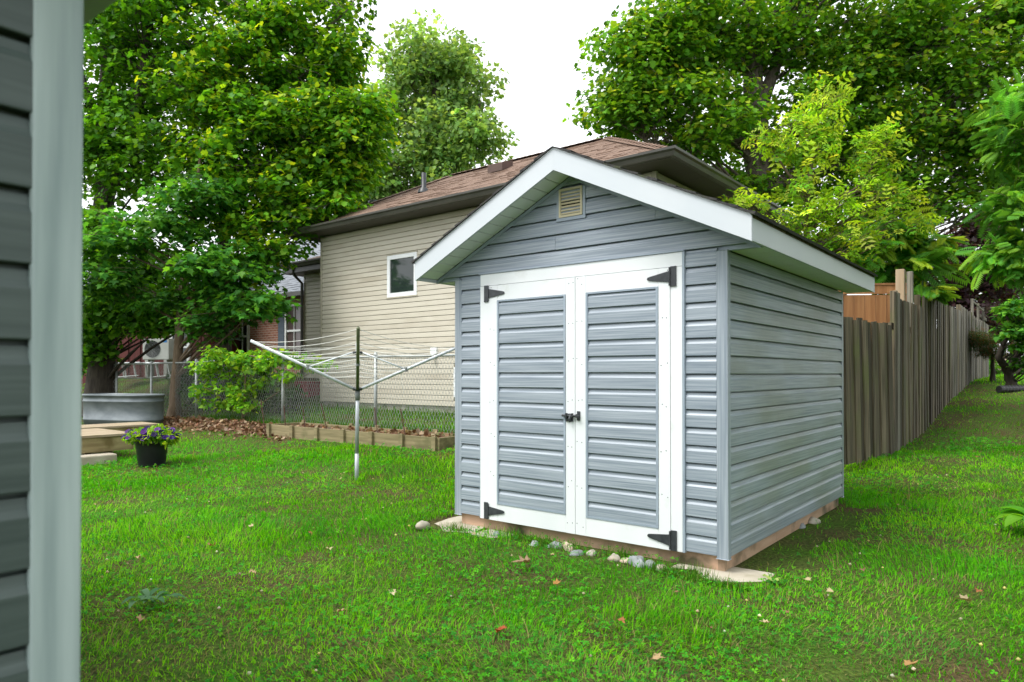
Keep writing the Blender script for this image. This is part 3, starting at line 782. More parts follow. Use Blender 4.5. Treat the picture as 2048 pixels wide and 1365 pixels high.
# lower wing at the left
wy, wx0 = 1.5, -2.78
wing = MB().box(wx0, -.01, wy, 4.6, zf - .5, 3.86).build('wing_wall', M['beige_trim'], hs_)
courses(wing, M['beige'], wx0 + .05, -.03, zf, EC, 33, None, (0, wy, 0), 3.85, .015, True)
MB().box(wx0 - .014, wx0 + .05, wy - .015, wy + .05, zf - .02, 3.85).build('wing_corner_trim', M['beige_trim'], hs_)
MB().box(wx0 - .40, -.005, wy - .40, 4.9, 3.855, 4.06).build('wing_eave', M['eave_dark'], hs_)
gutter(hs_, (wx0 - .40, wy - .40), (-.12, wy - .40), (0, -1), 4.10, 'wing_gutter')
MB().add([(wx0 - .44, wy - .44, 4.075), (-.005, wy - .44, 4.075), (-.005, 4.9, 4.075), (wx0 - .44, 4.9, 4.075), (-.005, wy + 1.6, 4.9), (wx0 + 1.6, wy + 1.6, 4.9)], [(0, 1, 4, 5), (0, 5, 3), (3, 5, 4, 2), (0, 3, 2, 1)]).build('wing_roof', M['shingle_brown'], hs_)
MB().tube([(wx0 + .10, wy - .42, 3.98), (wx0 + .06, wy - .36, 3.80), (wx0 - .04, wy - .05, 3.62), (wx0 - .04, wy - .05, .7)], .04, 8).build('downspout', M['eave_dark'], hs_)

# ------------------------------------------------------------------ brick house and red board house at the back left
bx, by, bz = at(612, 700, 21.0)
bh = thing('house', 'red brick house with grey shingle roof beyond the chain link fence', 'house', (bx, by, 0), ROT)
MB().box(-4.6, .9, 0, 6, .6, 3.62).build('wall', M['brick'], bh)
w3 = window(bh, -1.02, -.10, 1.72, 3.36, y=-.02, glass='glass_curtain', fw_=.07, mull=True, rail=True, proud=.05)
MB().box(-1.08, -.04, -.12, -.005, 1.64, 1.718).build('sill', M['window_white'], w3)
ar = MB()
for k in range(9):
    a = R(62 + k * 7); ar.add([(-.56 + math.cos(a + t) * r_, -.03, 2.15 + math.sin(a + t) * r_) for t, r_ in ((-.055, 1.24), (.055, 1.24), (.055, 1.44), (-.055, 1.44))], [(0, 1, 2, 3)])
tag(ar.build('arch_bricks', mat('arch_brick', (.26, .16, .10), (.36, .24, .16), (9, 9, 9), .9), w3), kind='stuff')
window(bh, -3.9, -3.1, 1.72, 3.2, y=-.02, glass='glass', fw_=.07, mull=True, rail=True, proud=.05)
MB().box(-1.42, -1.10, -.04, -.005, 1.70, 3.34).build('shutter', M['shutter'], bh)
br = MB().add([(-4.8, -.35, 3.66), (1.2, -.35, 3.66), (1.2, 3.2, 6.4), (-4.8, 3.2, 6.4), (1.2, 6.6, 3.66), (-4.8, 6.6, 3.66), (-4.8, -.35, 3.56), (1.2, -.35, 3.56)], [(0, 1, 2, 3), (3, 2, 4, 5), (6, 7, 1, 0), (1, 4, 2), (0, 3, 5)]).build('roof', M['shingle_grey'], bh)
lr = math.hypot(3.55, 2.74)
shingle_field(br, M['shingle_grey'], (-4.8, -.35, 3.665), (1.2, -.35, 3.665), (0, 3.55 / lr, 2.74 / lr), lr, 0, 0, .15, .32)
MB().box(-4.8, 1.2, -.46, -.352, 3.53, 3.65).build('gutter', M['eave_dark'], bh)

rx, ry_, _ = at(398, 700, 21.6)
rh = thing('house', 'dark red board and batten house behind the trees', 'house', (rx, ry_, 0), R(-10))
MB().box(-7.2, .3, 0, 5, .6, 3.9).build('wall', M['red'], rh)
bt = MB().box(-.025, .025, -.028, -.001, 1.15, 3.9).mesh('batten', M['red'])
for k in range(18): link('batten', bt, rh, (-7.1 + k * .42, 0, 0))
window(rh, -.98, -.28, 1.35, 2.75, y=-.032, fw_=.10, rail=True, mull=False, proud=.04)
MB().box(-3.9, -3.3, -.035, -.005, 1.65, 2.05).build('utility_box', M['shutter'], rh)
MB().add([(-7.6, -.5, 3.85), (.6, -.5, 3.85), (.6, 2.5, 5.3), (-7.6, 2.5, 5.3), (.6, 5.5, 3.85), (-7.6, 5.5, 3.85)], [(0, 1, 2, 3), (3, 2, 4, 5), (1, 4, 2), (0, 3, 5), (0, 5, 4, 1)]).build('roof', M['shingle_grey'], rh)

# heat pump unit in front of the red house
p = at(318, 720, 20.6); gz = p[2]
ac = thing('heat_pump', 'white outdoor heat pump unit against the dark red wall', 'heat pump', (p[0], p[1], gz), R(-8))
bevel(MB().box(-.42, .42, -.16, .16, 0, .62).build('casing', M['acwhite'], ac), .015)
fg = MB()
for k in range(9): fg.tube([(-.10 + .028 * (k + 1) * math.cos(t), -.172, .31 + .028 * (k + 1) * math.sin(t)) for t in np.linspace(0, 6.283, 21)], .004, 3, False)
for k in range(8):
    t = k * math.pi / 4; fg.tube([(-.10, -.176, .31), (-.10 + .26 * math.cos(t), -.176, .31 + .26 * math.sin(t))], .004, 3, False)
tag(fg.build('fan_grille', M['greyplastic'], ac), kind='stuff')
MB().prism([(-.10 + .25 * math.cos(t), .31 + .25 * math.sin(t)) for t in np.linspace(0, 6.283, 24)[:-1]], -.1655, -.161).build('fan_opening', M['dark'], ac)
MB().box(.24, .36, -.1635, -.161, .50, .57).build('blue_badge', M['blue'], ac)
for x in (-.3, .3): MB().box(x - .05, x + .05, -.15, .15, -.5, -.001).build('foot', M['acwhite'], ac)
# white tubular garden loungers standing on the bank
for i, (px, lab) in enumerate(((250, 'white tubular lounger frame nearest the dark tree trunk'), (318, 'white tubular lounger frame under the heat pump unit'))):
    p = at(px, 757, 19.6); lo_ = thing('lounger', lab, 'lounger', p, R(-14), 'white loungers on the bank')
    for s in (0, .45):
        MB().tube([(-.52, s, .42), (.50, s, .44)], .018, 6).build('side_rail', M['aluw'], lo_)
    for x in (-.40, -.05, .34):
        MB().tube([(x - .06, 0, .42), (x + .02, 0, .05), (x + .05, .03, .0), (x + .05, .42, .0), (x + .02, .45, .05), (x - .06, .45, .42)], .018, 6).build('leg', M['aluw'], lo_)
    MB().tube([(-.45, 0, .02), (.45, 0, .08)], .014, 6).build('stretcher', M['aluw'], lo_)
    MB().box(-.5, .48, .01, .44, .425, .44).build('sling', M['aluw'], lo_)
p = at(618, 808, 16.6)
rb = thing('bin', 'dark red plastic bin beside the corner of the beige house', 'bin', (p[0], p[1], p[2] - .1), ROT)
bevel(MB().add([(-.22, -.2, 0), (.22, -.2, 0), (.22, .2, 0), (-.22, .2, 0), (-.26, -.24, .58), (.26, -.24, .58), (.26, .24, .58), (-.26, .24, .58)], [(0, 3, 2, 1), (0, 1, 5, 4), (1, 2, 6, 5), (2, 3, 7, 6), (3, 0, 4, 7), (4, 5, 6, 7)]).build('body', M['redbin'], rb), .03)
bevel(MB().box(-.28, .28, -.26, .26, .582, .63).build('lid', M['redbin'], rb), .015)

# ------------------------------------------------------------------ chain link fence
FU = 7.32; v0, v1 = -19.5, -2.9
cf_ = thing('chain_link_fence', 'galvanised chain link fence behind the garden bed', 'fence', P(FU, v0))
fb = np.array(cf_.location)
fpt = lambda v, h: Vector(P(FU, v)) + Vector((0, 0, h)) - Vector(fb)
for v in (-18.2, -16.35, -14.3, -11.15, -8.6, -6.05, -3.6):
    q = MB(); b = fpt(v, -.2); q.tube([b, b + Vector((0, 0, 1.43))], .028, 10); q.lathe([(.034, 1.41), (.034, 1.44), (.018, 1.47), (0, 1.475)], 10, b); q.build('post', M['wire'], cf_, True)
MB().tube([fpt(v, 1.20) for v in np.linspace(v0, v1, 40)], .019, 8).build('top_rail', M['wire'], cf_, True)
wm = MB(); pitch = .0635; nseg = 19
for k in range(int((v1 - v0) / (pitch))):
    v = v0 + k * pitch
    pts = []
    for j in range(nseg + 1):
        a = j / nseg; vv = v + (pitch * .5 if j % 2 else -pitch * .0)
        pts.append(fpt(vv, .03 + 1.19 * a) + Vector((DU[0], DU[1], 0)) * (.005 if (j + k) % 2 else -.005))
    wm.tube(pts, .0027, 3, False)
    pts = [fpt(v + (-pitch * .5 if j % 2 else 0), .03 + 1.19 * j / nseg) for j in range(nseg + 1)]
    wm.tube(pts, .0027, 3, False)
tag(wm.build('wire_mesh', M['wire'], cf_), kind='stuff')

# ------------------------------------------------------------------ board fence on the right
def board_mesh(w, h, m, t=.02, dog=0.0):
    return MB().add([(-w / 2, 0, 0), (w / 2, 0, 0), (w / 2, t, 0), (-w / 2, t, 0), (-w / 2, 0, h - dog), (w / 2, 0, h), (w / 2, t, h), (-w / 2, t, h - dog)],
                    [(0, 3, 2, 1), (4, 5, 6, 7), (0, 1, 5, 4), (1, 2, 6, 5), (2, 3, 7, 6), (3, 0, 4, 7)]).mesh('board', m)
f1 = thing('board_fence', 'low weathered board fence panel touching the back of the shed', 'fence', (3.95, 8.45, .05))
a = np.array([3.95, 8.45]); b = np.array([5.34, 9.74]); L1 = np.linalg.norm(b - a); e1 = (b - a) / L1; ang = math.atan2(e1[1], e1[0])
n1 = 13
for k in range(n1):
    s = (k + .5) * L1 / n1; h = 1.83 + random.uniform(-.012, .012)
    link('board', board_mesh(L1 / n1 + .006, h, M['oldwood'], dog=random.uniform(-.01, .01)), f1, (e1[0] * s + random.uniform(-.004, .004), e1[1] * s + (k % 2) * .024, .03 + random.uniform(-.01, .02)), (0, R(-2.2 + random.uniform(-.9, .7)), ang))
for z in (.5, 1.5): MB().box(0, L1, .03, .07, z, z + .09).build('rail', M['oldwood'], f1, rot=(0, 0, ang))

f2 = thing('board_fence', 'tall leaning weathered board fence stepping uphill along the lawn', 'fence', (5.36, 9.78, .1))
ang2 = math.atan2(DU[1], DU[0]); s = 0; sec = [(0, .42, 2.36, 2.36, 'greywood'), (.42, 2.47, 2.30, 2.33, 'oldwood'), (2.47, 5.9, 2.52, 2.62, 'oldwood'), (5.9, 8.2, 2.62, 2.66, 'greywood'), (8.2, 12.9, 2.80, 2.66, 'greywood'), (12.9, 15.0, 2.74, 2.70, 'greywood')]
for s0, s1, za, zb_, mt in sec:
    n = max(2, round((s1 - s0) / .142)); wd = (s1 - s0) / n
    for k in range(n):
        s = s0 + (k + .5) * wd; x = 5.36 + DU[0] * s; y = 9.78 + DU[1] * s; gz = ground(x, y)
        top = za + (zb_ - za) * (s - s0) / (s1 - s0) + random.uniform(-.010, .010); bot = gz - .02 + random.uniform(0, .05)
        o = link('board', board_mesh(wd + random.uniform(.0, .008), top - bot, M[mt if random.random() < .8 else 'oldwood'], dog=random.uniform(-.015, .015)), f2,
                 (DU[0] * s + (k % 2) * .022 * DV[0] + random.uniform(-.008, .008), DU[1] * s + (k % 2) * .022 * DV[1], bot - .1), (R(random.gauss(0, .35)), R(-.4 + random.gauss(0, .5)), ang2))
for s0, s1, za, zb_, mt in sec[1:]:
    x = DU[0] * s0 - DV[0] * .07; y = DU[1] * s0 - DV[1] * .07
    bevel(MB().box(-.045, .045, -.045, .045, 0, max(za, 2.4) + .03).build('post', M['oldwood'], f2, loc=(x, y, -.1), rot=(0, 0, ang2)), .006)
for s0, s1, za, zb_, mt in sec:
    for hz in (.55, 1.75): MB().box(0, s1 - s0, .03, .07, hz, hz + .09).build('rail', M['oldwood'], f2, loc=(DU[0] * s0, DU[1] * s0, ground(5.36 + DU[0] * s0, 9.78 + DU[1] * s0) - .1), rot=(0, 0, ang2))
# trellis on the far end
for s in (10.4, 11.9, 13.4): bevel(MB().box(-.03, .03, -.03, .03, 2.5, 3.05).build('trellis_post', M['greywood'], f2, loc=(DU[0] * s, DU[1] * s, 0), rot=(0, 0, ang2)), .004)
MB().tube([(DU[0] * s, DU[1] * s, z) for s, z in ((10.4, 3.0), (13.4, 2.96))], .02, 6).build('trellis_rail', M['greywood'], f2)

# cedar fence behind
c0 = at(1600, 700, 11.9)
cd = thing('cedar_fence', 'new orange cedar fence panel showing above the low board panel', 'fence', (c0[0], c0[1], .1), R(-4))
for k in range(10):
    link('board', MB().box(-.085, .085, 0, .02, 0, 2.46).mesh('board', M['cedar']), cd, (.1 + k * .178, 0, 0))
MB().box(0, 1.8, -.028, .03, 2.62, 2.655).build('cap', M['cedar'], cd); MB().box(0, 1.8, -.01, .012, 2.475, 2.618).build('rail', M['cedar'], cd)
p = at(1802, 620, 10.9); bevel(tag(MB().box(-.062, .062, -.06, .06, 0, 2.75).build('fence_post', M['tanpost'], None, loc=(p[0], p[1], .1), rot=(0, 0, ang2)), 'tall square tan post standing behind the board fence', 'post'), .006)
p = at(1821, 620, 11.6); bevel(tag(MB().box(-.045, .045, -.045, .045, 0, 2.82).build('fence_post', M['greywood'], None, loc=(p[0], p[1], .1), rot=(0, 0, ang2)), 'thin grey post right behind the tall tan post', 'post'), .006)
# far neighbour fence and hedge past the end of the board fence
p = at(1985, 725, 44); ff = thing('board_fence', 'far tan fence at the end of the lawn', 'fence', (p[0], p[1], 1.2), R(-20))
for k in range(16): link('board', MB().box(-.09, .09, 0, .02, 0, 1.25).mesh('board', M['tanpost']), ff, (-1.5 + k * .19, 0, 0))

# ------------------------------------------------------------------ raised garden bed
bd = thing('garden_bed', 'long wooden raised garden bed with pegs in front of the chain link fence', 'garden bed', (-3.98, 11.47, .15), math.atan2(-2.18, 3.0))
BLn, BD = 3.72, .58
def bz(x): return (.20 - .02 * x / BLn) - .15
for y0, y1 in ((-.035, 0), (BD, BD + .035)):
    MB().add([(0, y0, bz(0) - .06), (BLn, y0, bz(BLn) - .06), (BLn, y1, bz(BLn) - .06), (0, y1, bz(0) - .06), (0, y0, bz(0) + .19), (BLn, y0, bz(BLn) + .19), (BLn, y1, bz(BLn) + .19), (0, y1, bz(0) + .19)], [(0, 3, 2, 1), (4, 5, 6, 7), (0, 1, 5, 4), (1, 2, 6, 5), (2, 3, 7, 6), (3, 0, 4, 7)]).build('long_board', M['bedwood'], bd)
for x0, z in ((-.036, bz(0)), (BLn + .001, bz(BLn))): MB().box(x0, x0 + .035, -.035, BD + .035, z - .06, z + .188).build('end_board', M['bedwood'], bd)
pg = MB().box(-.035, .035, -.075, -.037, -.10, .205).mesh('peg', M['bedwood'])
for k in range(7): link('peg', pg, bd, (.04 + k * (BLn - .08) / 6, 0, bz(k * BLn / 6)))
for k in range(7): link('peg', pg, bd, (.04 + k * (BLn - .08) / 6, BD + .112, bz(k * BLn / 6) + .02))
sv = []; 
for j in range(9):
    for i in range(40):
        x = .005 + (BLn - .01) * i / 39; y = .005 + (BD - .01) * j / 8; sv.append((x, y, bz(x) + .135 + .035 * (vnoise(np.array(x * 7), np.array(y * 7), 3) - .5)))
MB().add(sv, [(j * 40 + i, j * 40 + i + 1, (j + 1) * 40 + i + 1, (j + 1) * 40 + i) for j in range(8) for i in range(39)]).build('soil', M['soil'], bd, True)
rods = [((522, 800), (533, 872)), ((568, 812), (574, 872)), ((606, 815), (613, 880)), ((643, 808), (663, 890)), ((749, 815), (759, 885)), ((801, 818), (818, 897))]
names = ['leftmost', 'second from the left', 'third from the left', 'fourth from the left', 'fifth from the left', 'rightmost']
for k, ((tx, ty), (bx_, by_)) in enumerate(rods):
    t_ = (bx_ - 540) / 338; Y = 11.38 - 2.15 * t_
    p0 = Vector(at(bx_, by_, Y)); p1 = Vector(at(tx, ty, Y + .06))
    r_ = MB().tube([(0, 0, -.1), p1 - p0], .0085, 6).build('stake', M['rust'], None, loc=p0)
    tag(r_, 'thin rusty stake leaning at the garden bed, ' + names[k], 'stake', 'rusty stakes along the garden bed')

# ------------------------------------------------------------------ rotary clothesline
cx, cy = -1.71, 7.69; cz = ground(cx, cy)
cl = thing('rotary_clothesline', 'white rotary clothesline on a metal pole on the lawn', 'clothesline', (cx, cy, 0))
MB().tube([(0, 0, cz - .1), (0, 0, .34)], .023, 14).build('lower_pole', M['alu'], cl, True)
MB().tube([(0, 0, .345), (0.006, 0, .99)], .0205, 14).build('pole', M['alu'], cl, True)
MB().tube([(.006, 0, .93), (.007, 0, 1.05)], .027, 14).build('sleeve', M['greyplastic'], cl, True)
MB().tube([(.006, 0, 1.05), (.006, 0, 1.47)], .019, 12).build('upper_pole', M['greyplastic'], cl, True)
def hub(z, r_=.05): return MB().lathe([(.02, -.02), (r_, -.02), (r_ + .006, 0), (r_, .012), (.02, .016)], 16, (.006, 0, z)).build('hub', M['pot'], cl, True)
hub(1.055); hub(1.455)
dirs = [(-1.10, -.20, 1.575), (.25, -1.08, 1.655), (1.10, .24, 1.525), (-.24, 1.08, 1.60)]
h0 = 1.058; arms = []
for i, (ax, ay, az) in enumerate(dirs):
    a0 = Vector((.006 + ax * .04, ay * .04, h0)); a1 = Vector((ax, ay, az)); arms.append((a0, a1))
    arm = MB().tube([a0, a1], .017, 8).build('arm', M['olive'] if i == 1 else M['aluw'], cl, True)  # near arm coloured olive: the shade on its underside is painted in
    m_ = a0.lerp(a1, .45); MB().tube([Vector((.006 + ax * .045, ay * .045, 1.455)), m_], .009, 6).build('strut', M['aluw'], cl, True)
    MB().lathe([(.0, -.025), (.021, -.025), (.021, .025), (0, .025)], 8, m_).build('clamp', M['greyplastic'], cl)
    q = MB()
    for k in range(9):
        c = a0.lerp(a1, .25 + .74 * k / 8); q.box(c.x - .006, c.x + .006, c.y - .006, c.y + .006, c.z - .0165, c.z + .0165)
    tag(q.build('line_holes', M['pot'], arm), kind='stuff')
for k in range(9):
    t_ = .25 + .735 * k / 8
    for i in range(4):
        p0 = arms[i][0].lerp(arms[i][1], t_); p1 = arms[(i + 1) % 4][0].lerp(arms[(i + 1) % 4][1], t_); sag = (.035 + .03 * random.random()) * t_
        pts = [p0.lerp(p1, a_) - Vector((0, 0, sag * 4 * a_ * (1 - a_))) for a_ in np.linspace(0, 1, 9)]
        MB().tube(pts, .0031, 4, False).build('line', M['cord'], cl)
e = arms[2][0].lerp(arms[2][1], .40)
MB().tube([e, e + Vector((.01, 0, -.12)), e + Vector((.03, 0, -.2)), e + Vector((.02, 0, -.27))], .0024, 4, False).build('loose_end', M['cord'], cl)

# ------------------------------------------------------------------ deck, block, planter, stock tank
dp = np.array([-5.36, 9.89]); dk = thing('deck', 'low pressure treated timber deck at the left', 'deck', (dp[0], dp[1], .05), ROT)
# local y runs towards the viewer's right; deck lies to -x and -y of its corner
DT = .335
for k in range(9):
    x1 = -k * .144; bevel(MB().box(x1 - .138, x1, -2.6, .02, DT - .036, DT).build('deck_board', M['deckwood'], dk), .004)
MB().box(-.058, -.02, -2.6, 0, DT - .235, DT - .0375).build('rim_joist', M['deckside'], dk)
MB().box(-1.3, -.0585, -.04, 0, DT - .235, DT - .0375).build('rim_joist', M['deckside'], dk)
for x, y in ((-.12, -1.0), (-.12, -.3), (-1.1, -.2)): MB().box(x - .045, x + .045, y - .045, y + .045, -.3, DT - .236).build('post', M['deckside'], dk)
d2p = thing('deck', 'upper timber deck step beside the metal stock tank', 'deck', P(5.55, -12.05, .10), ROT)
for k in range(5): bevel(MB().box(-k * .144 - .138, -k * .144, -2.2, 0, .24, .275).build('deck_board', M['deckwood'], d2p), .004)
MB().box(-.05, -.012, -2.2, -.02, .06, .239).build('rim_joist', M['deckside'], d2p)
pb = P(3.92, -10.22); bl = bevel(MB().box(-.12, .12, -.36, .16, -.1, .125).build('concrete_block', M['slab'], None, loc=(pb[0], pb[1], pb[2]), rot=(0, 0, ROT)), .02)
tag(bl, 'pale concrete step block on the grass in front of the deck', 'concrete block')

pl = P(4.21, -9.38)
pot = thing('flower_pot', 'ribbed black plastic pot overflowing with purple petunias', 'flower pot', pl)
MB().lathe([(0, 0), (.155, 0), (.162, .02), (.168, .08), (.173, .085), (.173, .15), (.18, .157), (.184, .23), (.191, .238), (.197, .30), (.212, .302), (.216, .335), (.205, .337), (.198, .31), (0, .30)], 36).build('pot', M['pot'], pot, True)
n = 1300; th = rng.random(n) * 6.283; rr = .31 * np.sqrt(rng.random(n)); C = np.stack([rr * np.cos(th), rr * np.sin(th), .33 + .14 * rng.random(n) * (1 - (rr / .42) ** 2) + .02], 1)
ov = rng.random(n) < .35; C[ov, 0] = .06 + .26 * rng.random(ov.sum()); C[ov, 1] = -.22 + .30 * rng.random(ov.sum()); C[ov, 2] = .42 - .7 * np.maximum(0, np.hypot(C[ov, 0], C[ov, 1]) - .16) + .08 * rng.random(ov.sum())
V, F, cv = scatter(C, rng.normal(size=(n, 3)) * .7 + [0, -.2, .8], rng.random(n) * 6.28, .05 + .035 * rng.random(n), *OVAL, palette(n, [(.20, .38, .02), (.28, .46, .03), (.11, .28, .02)]))
tag(link('foliage', np_mesh('foliage', V, F, cv, M['leaf']), pot), kind='stuff')
fv = [(0, 0, -.35)] + [(math.cos(k * math.pi / 5) * (1 if k % 2 == 0 else .82), math.sin(k * math.pi / 5) * (1 if k % 2 == 0 else .82), .1 + .12 * (k % 2)) for k in range(10)]
ff_ = [(0, 1 + k, 1 + (k + 1) % 10) for k in range(10)]
def petal_mesh(c):
    cols = np.array([tuple(x * .35 for x in c)] + [c] * 10); return np_mesh('flower', np.array(fv) * .042, ff_, cols, M['petal'])
PM = [petal_mesh(c) for c in ((.045, .012, .16), (.10, .025, .20), (.02, .008, .075), (.16, .06, .30))]
for k in range(75):
    i = rng.integers(n); c = C[i]; dvec = Vector((c[0] * .8, c[1] * .8 - .35, .55)).normalized()
    o = link('flower', PM[random.choice((0, 0, 1, 2, 2, 3))], pot, Vector(c) + dvec * .035); o.rotation_euler = dvec.to_track_quat('Z', 'Y').to_euler()
# broad leaf tufts in the pot
V, F, cv = scatter(np.array([(.10, .12, .38), (.20, .10, .36), (.16, -.02, .36), (-.02, .1, .42), (.0, .06, .44)]), np.array([(.3, -.3, .9), (.6, 0, .7), (.5, -.4, .6), (-.2, -.4, .8), (0, -.7, .6)]), np.array([-.6, -1.2, -1.6, .3, .8]), np.array([.22, .2, .16, .16, .15]), *OVAL, palette(5, [(.22, .45, .05)], .05))
link('broad_leaves', np_mesh('broad_leaves', V, F, cv, M['leaf']), pot)['kind'] = 'stuff'

tkp = at(247, 850, 13.9)
tk = thing('stock_tank', 'oval galvanised stock tank below the maple trees', 'stock tank', (tkp[0], tkp[1], .20), R(-20))
def stadium(L, w, n=14):
    r_ = w / 2; h = L / 2 - r_
    return [(h + r_ * math.cos(t), r_ * math.sin(t)) for t in np.linspace(-math.pi / 2, math.pi / 2, n)] + [(-h + r_ * math.cos(t), r_ * math.sin(t)) for t in np.linspace(math.pi / 2, 1.5 * math.pi, n)]
prof = [(0, 0), (.004, .10), (.016, .11), (.016, .13), (.006, .14), (.010, .46), (.022, .47), (.022, .49), (.012, .50), (.014, .575), (.034, .58), (.038, .60), (.030, .618), (.005, .615), (0, .59), (-.01, .05)]
tb_ = MB(); ns = 28
for o_, z in prof:
    for x, y in stadium(1.74 + 2 * o_, .72 + 2 * o_): tb_.v.append((x, y, z))
for i in range(len(prof) - 1):
    for k in range(ns): tb_.f.append((i * ns + k, i * ns + (k + 1) % ns, (i + 1) * ns + (k + 1) % ns, (i + 1) * ns + k))
tb_.f.append(tuple(range(ns))[::-1]); tb_.f.append(tuple((len(prof) - 1) * ns + k for k in range(ns)))
tb_.build('tank', M['galv'], tk, True)
for x in (-.3, .25): MB().tube([(x, -.36, .57), (x, .36, .57)], .016, 6).build('cross_brace', M['galv'], tk)
q = MB().prism(stadium(1.70, .68), .38, .40, 'z').build('soil', M['soil'], tk)

# ------------------------------------------------------------------ trees and shrubs
def lobe(px, py, Y, rx, rz, n, ry=None):
    k = Y / 1394; return (at(px, py, Y), (rx * k, (ry or rx * .8) * k, rz * k), n)
def tr(*pts): return [(at(px, py, Y), r) for px, py, Y, r in pts]
G_MAPLE = [(.06, .20, .010), (.085, .255, .012), (.12, .30, .015), (.04, .14, .010)]
G_LIT = [(.24, .44, .018), (.34, .48, .02), (.17, .39, .018)]

b_ = P(7.9, -17.6)
b0 = at(200, 790, 17.2); b0 = (b0[0], b0[1], ground(b0[0], b0[1]) - .05)
make_tree('maple_tree', 'large maple with thick dark trunk at the left edge', 'tree', b0,
    [[(b0, .33), (at(205, 560, 17.2), .26), (at(207, 330, 17.2), .22), (at(215, 100, 17.3), .17), (at(215, -160, 17.4), .09)],
     tr((207, 420, 17.2, .14), (270, 220, 16.6, .10), (300, 20, 16.4, .06)), tr((206, 300, 17.2, .12), (150, 120, 17, .08), (120, -60, 17, .05)), tr((204, 690, 17.2, .08), (255, 600, 16.9, .05), (300, 520, 16.6, .03))],
    [lobe(215, 60, 17.2, 130, 130, 36), lobe(330, 40, 16.2, 110, 110, 28), lobe(210, 250, 16.6, 90, 90, 26), lobe(290, 320, 16.4, 110, 90, 26), lobe(110, 300, 17, 90, 160, 16), lobe(190, 480, 16.4, 70, 70, 15), lobe(320, 180, 17, 90, 90, 18), lobe(330, -150, 17, 220, 120, 22), lobe(90, 560, 17, 60, 80, 8), lobe(185, 630, 17.3, 40, 50, 7), lobe(280, 630, 17.6, 55, 40, 8), lobe(170, 720, 17.6, 25, 40, 4), lobe(310, 545, 17.2, 80, 45, 16), lobe(225, 610, 16.2, 75, 36, 18), lobe(178, 680, 16.6, 26, 50, 9), lobe(290, 640, 16.2, 45, 20, 7), lobe(380, 640, 16.5, 50, 25, 8)],
    MAPLE7, .125, 108, .62, G_MAPLE, M['bark_dark'], flat=.5, tilt=.6)
b1 = at(347, 825, 15.3); b1 = (b1[0], b1[1], ground(b1[0], b1[1]) - .05)
make_tree('maple_tree', 'young maple with slim brown trunk by the chain link fence', 'tree', b1,
    [[(b1, .115), (at(356, 700, 15.3), .10), (at(366, 560, 15.3), .088), (at(378, 480, 15.2), .07), (at(392, 380, 15.2), .045), (at(400, 280, 15.2), .02)]],
    [lobe(250, 470, 14.7, 85, 40, 15), lobe(215, 560, 14.6, 60, 35, 11), lobe(330, 440, 14.6, 80, 50, 13), lobe(450, 530, 14.4, 95, 60, 22), lobe(505, 610, 14.2, 50, 34, 10), lobe(420, 610, 14.6, 75, 40, 13), lobe(330, 590, 14.9, 60, 30, 7), lobe(400, 380, 14.8, 70, 50, 12), lobe(405, 660, 14.8, 35, 22, 4)],
    MAPLE, .135, 80, .50, [(.045, .18, .026), (.065, .23, .025), (.11, .30, .026), (.035, .13, .02)], M['bark_brown'], flat=.30, tilt=.45, hang=.25, limb_every=2)
b2 = at(447, 800, 16.9); b2 = (b2[0], b2[1], ground(b2[0], b2[1]) - .05)
make_tree('maple_tree', 'broad bright green maple crown reaching over the beige house roof', 'tree', b2,
    [[(b2, .20), (at(446, 620, 16.9), .17), (at(448, 480, 16.9), .15), (at(455, 330, 16.8), .13), (at(470, 150, 16.7), .10), (at(490, -60, 16.6), .05)],
     tr((450, 430, 16.9, .10), (540, 300, 16.2, .075), (650, 190, 15.8, .04)), tr((452, 380, 16.9, .09), (560, 380, 16, .06), (650, 330, 15.6, .03)), tr((462, 240, 16.8, .08), (590, 110, 16.3, .05), (690, 20, 16, .03))],
    [lobe(470, 120, 16.4, 120, 110, 38), lobe(600, 90, 16.2, 110, 100, 36), lobe(560, 240, 15.8, 120, 90, 40), lobe(665, 255, 15.6, 100, 85, 36), lobe(470, 330, 15.8, 120, 80, 30), lobe(620, 370, 15.6, 90, 75, 26), lobe(400, 200, 16, 100, 110, 26), lobe(560, 460, 15.4, 80, 60, 18), lobe(680, 130, 15.9, 55, 55, 12), lobe(715, 290, 15.5, 55, 55, 14), lobe(730, 210, 15.6, 40, 40, 8), lobe(690, 350, 15.5, 50, 35, 8), lobe(660, 410, 15.5, 55, 30, 8), lobe(620, -80, 16.6, 180, 90, 22), lobe(430, -80, 16.6, 160, 110, 16), lobe(510, 540, 15.5, 40, 50, 6), lobe(475, 430, 16.3, 75, 50, 16)],
    MAPLE7, .125, 118, .56, G_MAPLE, M['bark'], flat=.45, tilt=.5, lit_cols=G_LIT)
b3 = at(880, 700, 33); b3 = (b3[0], b3[1], 1.2)
make_tree('tree', 'tall pale green tree rising behind the beige house', 'tree', b3,
    [[(b3, .5), (at(880, 420, 33), .40), (at(875, 280, 33), .28), (at(870, 130, 33), .12)], tr((880, 400, 33, .25), (940, 300, 33, .15), (960, 200, 32.6, .07)), tr((878, 380, 33, .25), (820, 260, 33, .15), (800, 140, 33, .07))],
    [lobe(850, 115, 33, 95, 70, 44), lobe(930, 190, 33, 70, 85, 36), lobe(800, 200, 33, 80, 110, 40), lobe(900, 270, 32.5, 95, 65, 40), lobe(955, 290, 32.6, 55, 60, 20), lobe(790, 330, 32, 85, 60, 34), lobe(880, 345, 32, 60, 40, 14), lobe(730, 300, 33, 60, 110, 18), lobe(740, 395, 32, 70, 35, 18)],
    MAPLE7, .20, 84, .80, [(.17, .32, .085), (.22, .38, .11), (.13, .26, .07), (.25, .41, .13)], M['bark'], flat=.7, tilt=.8)
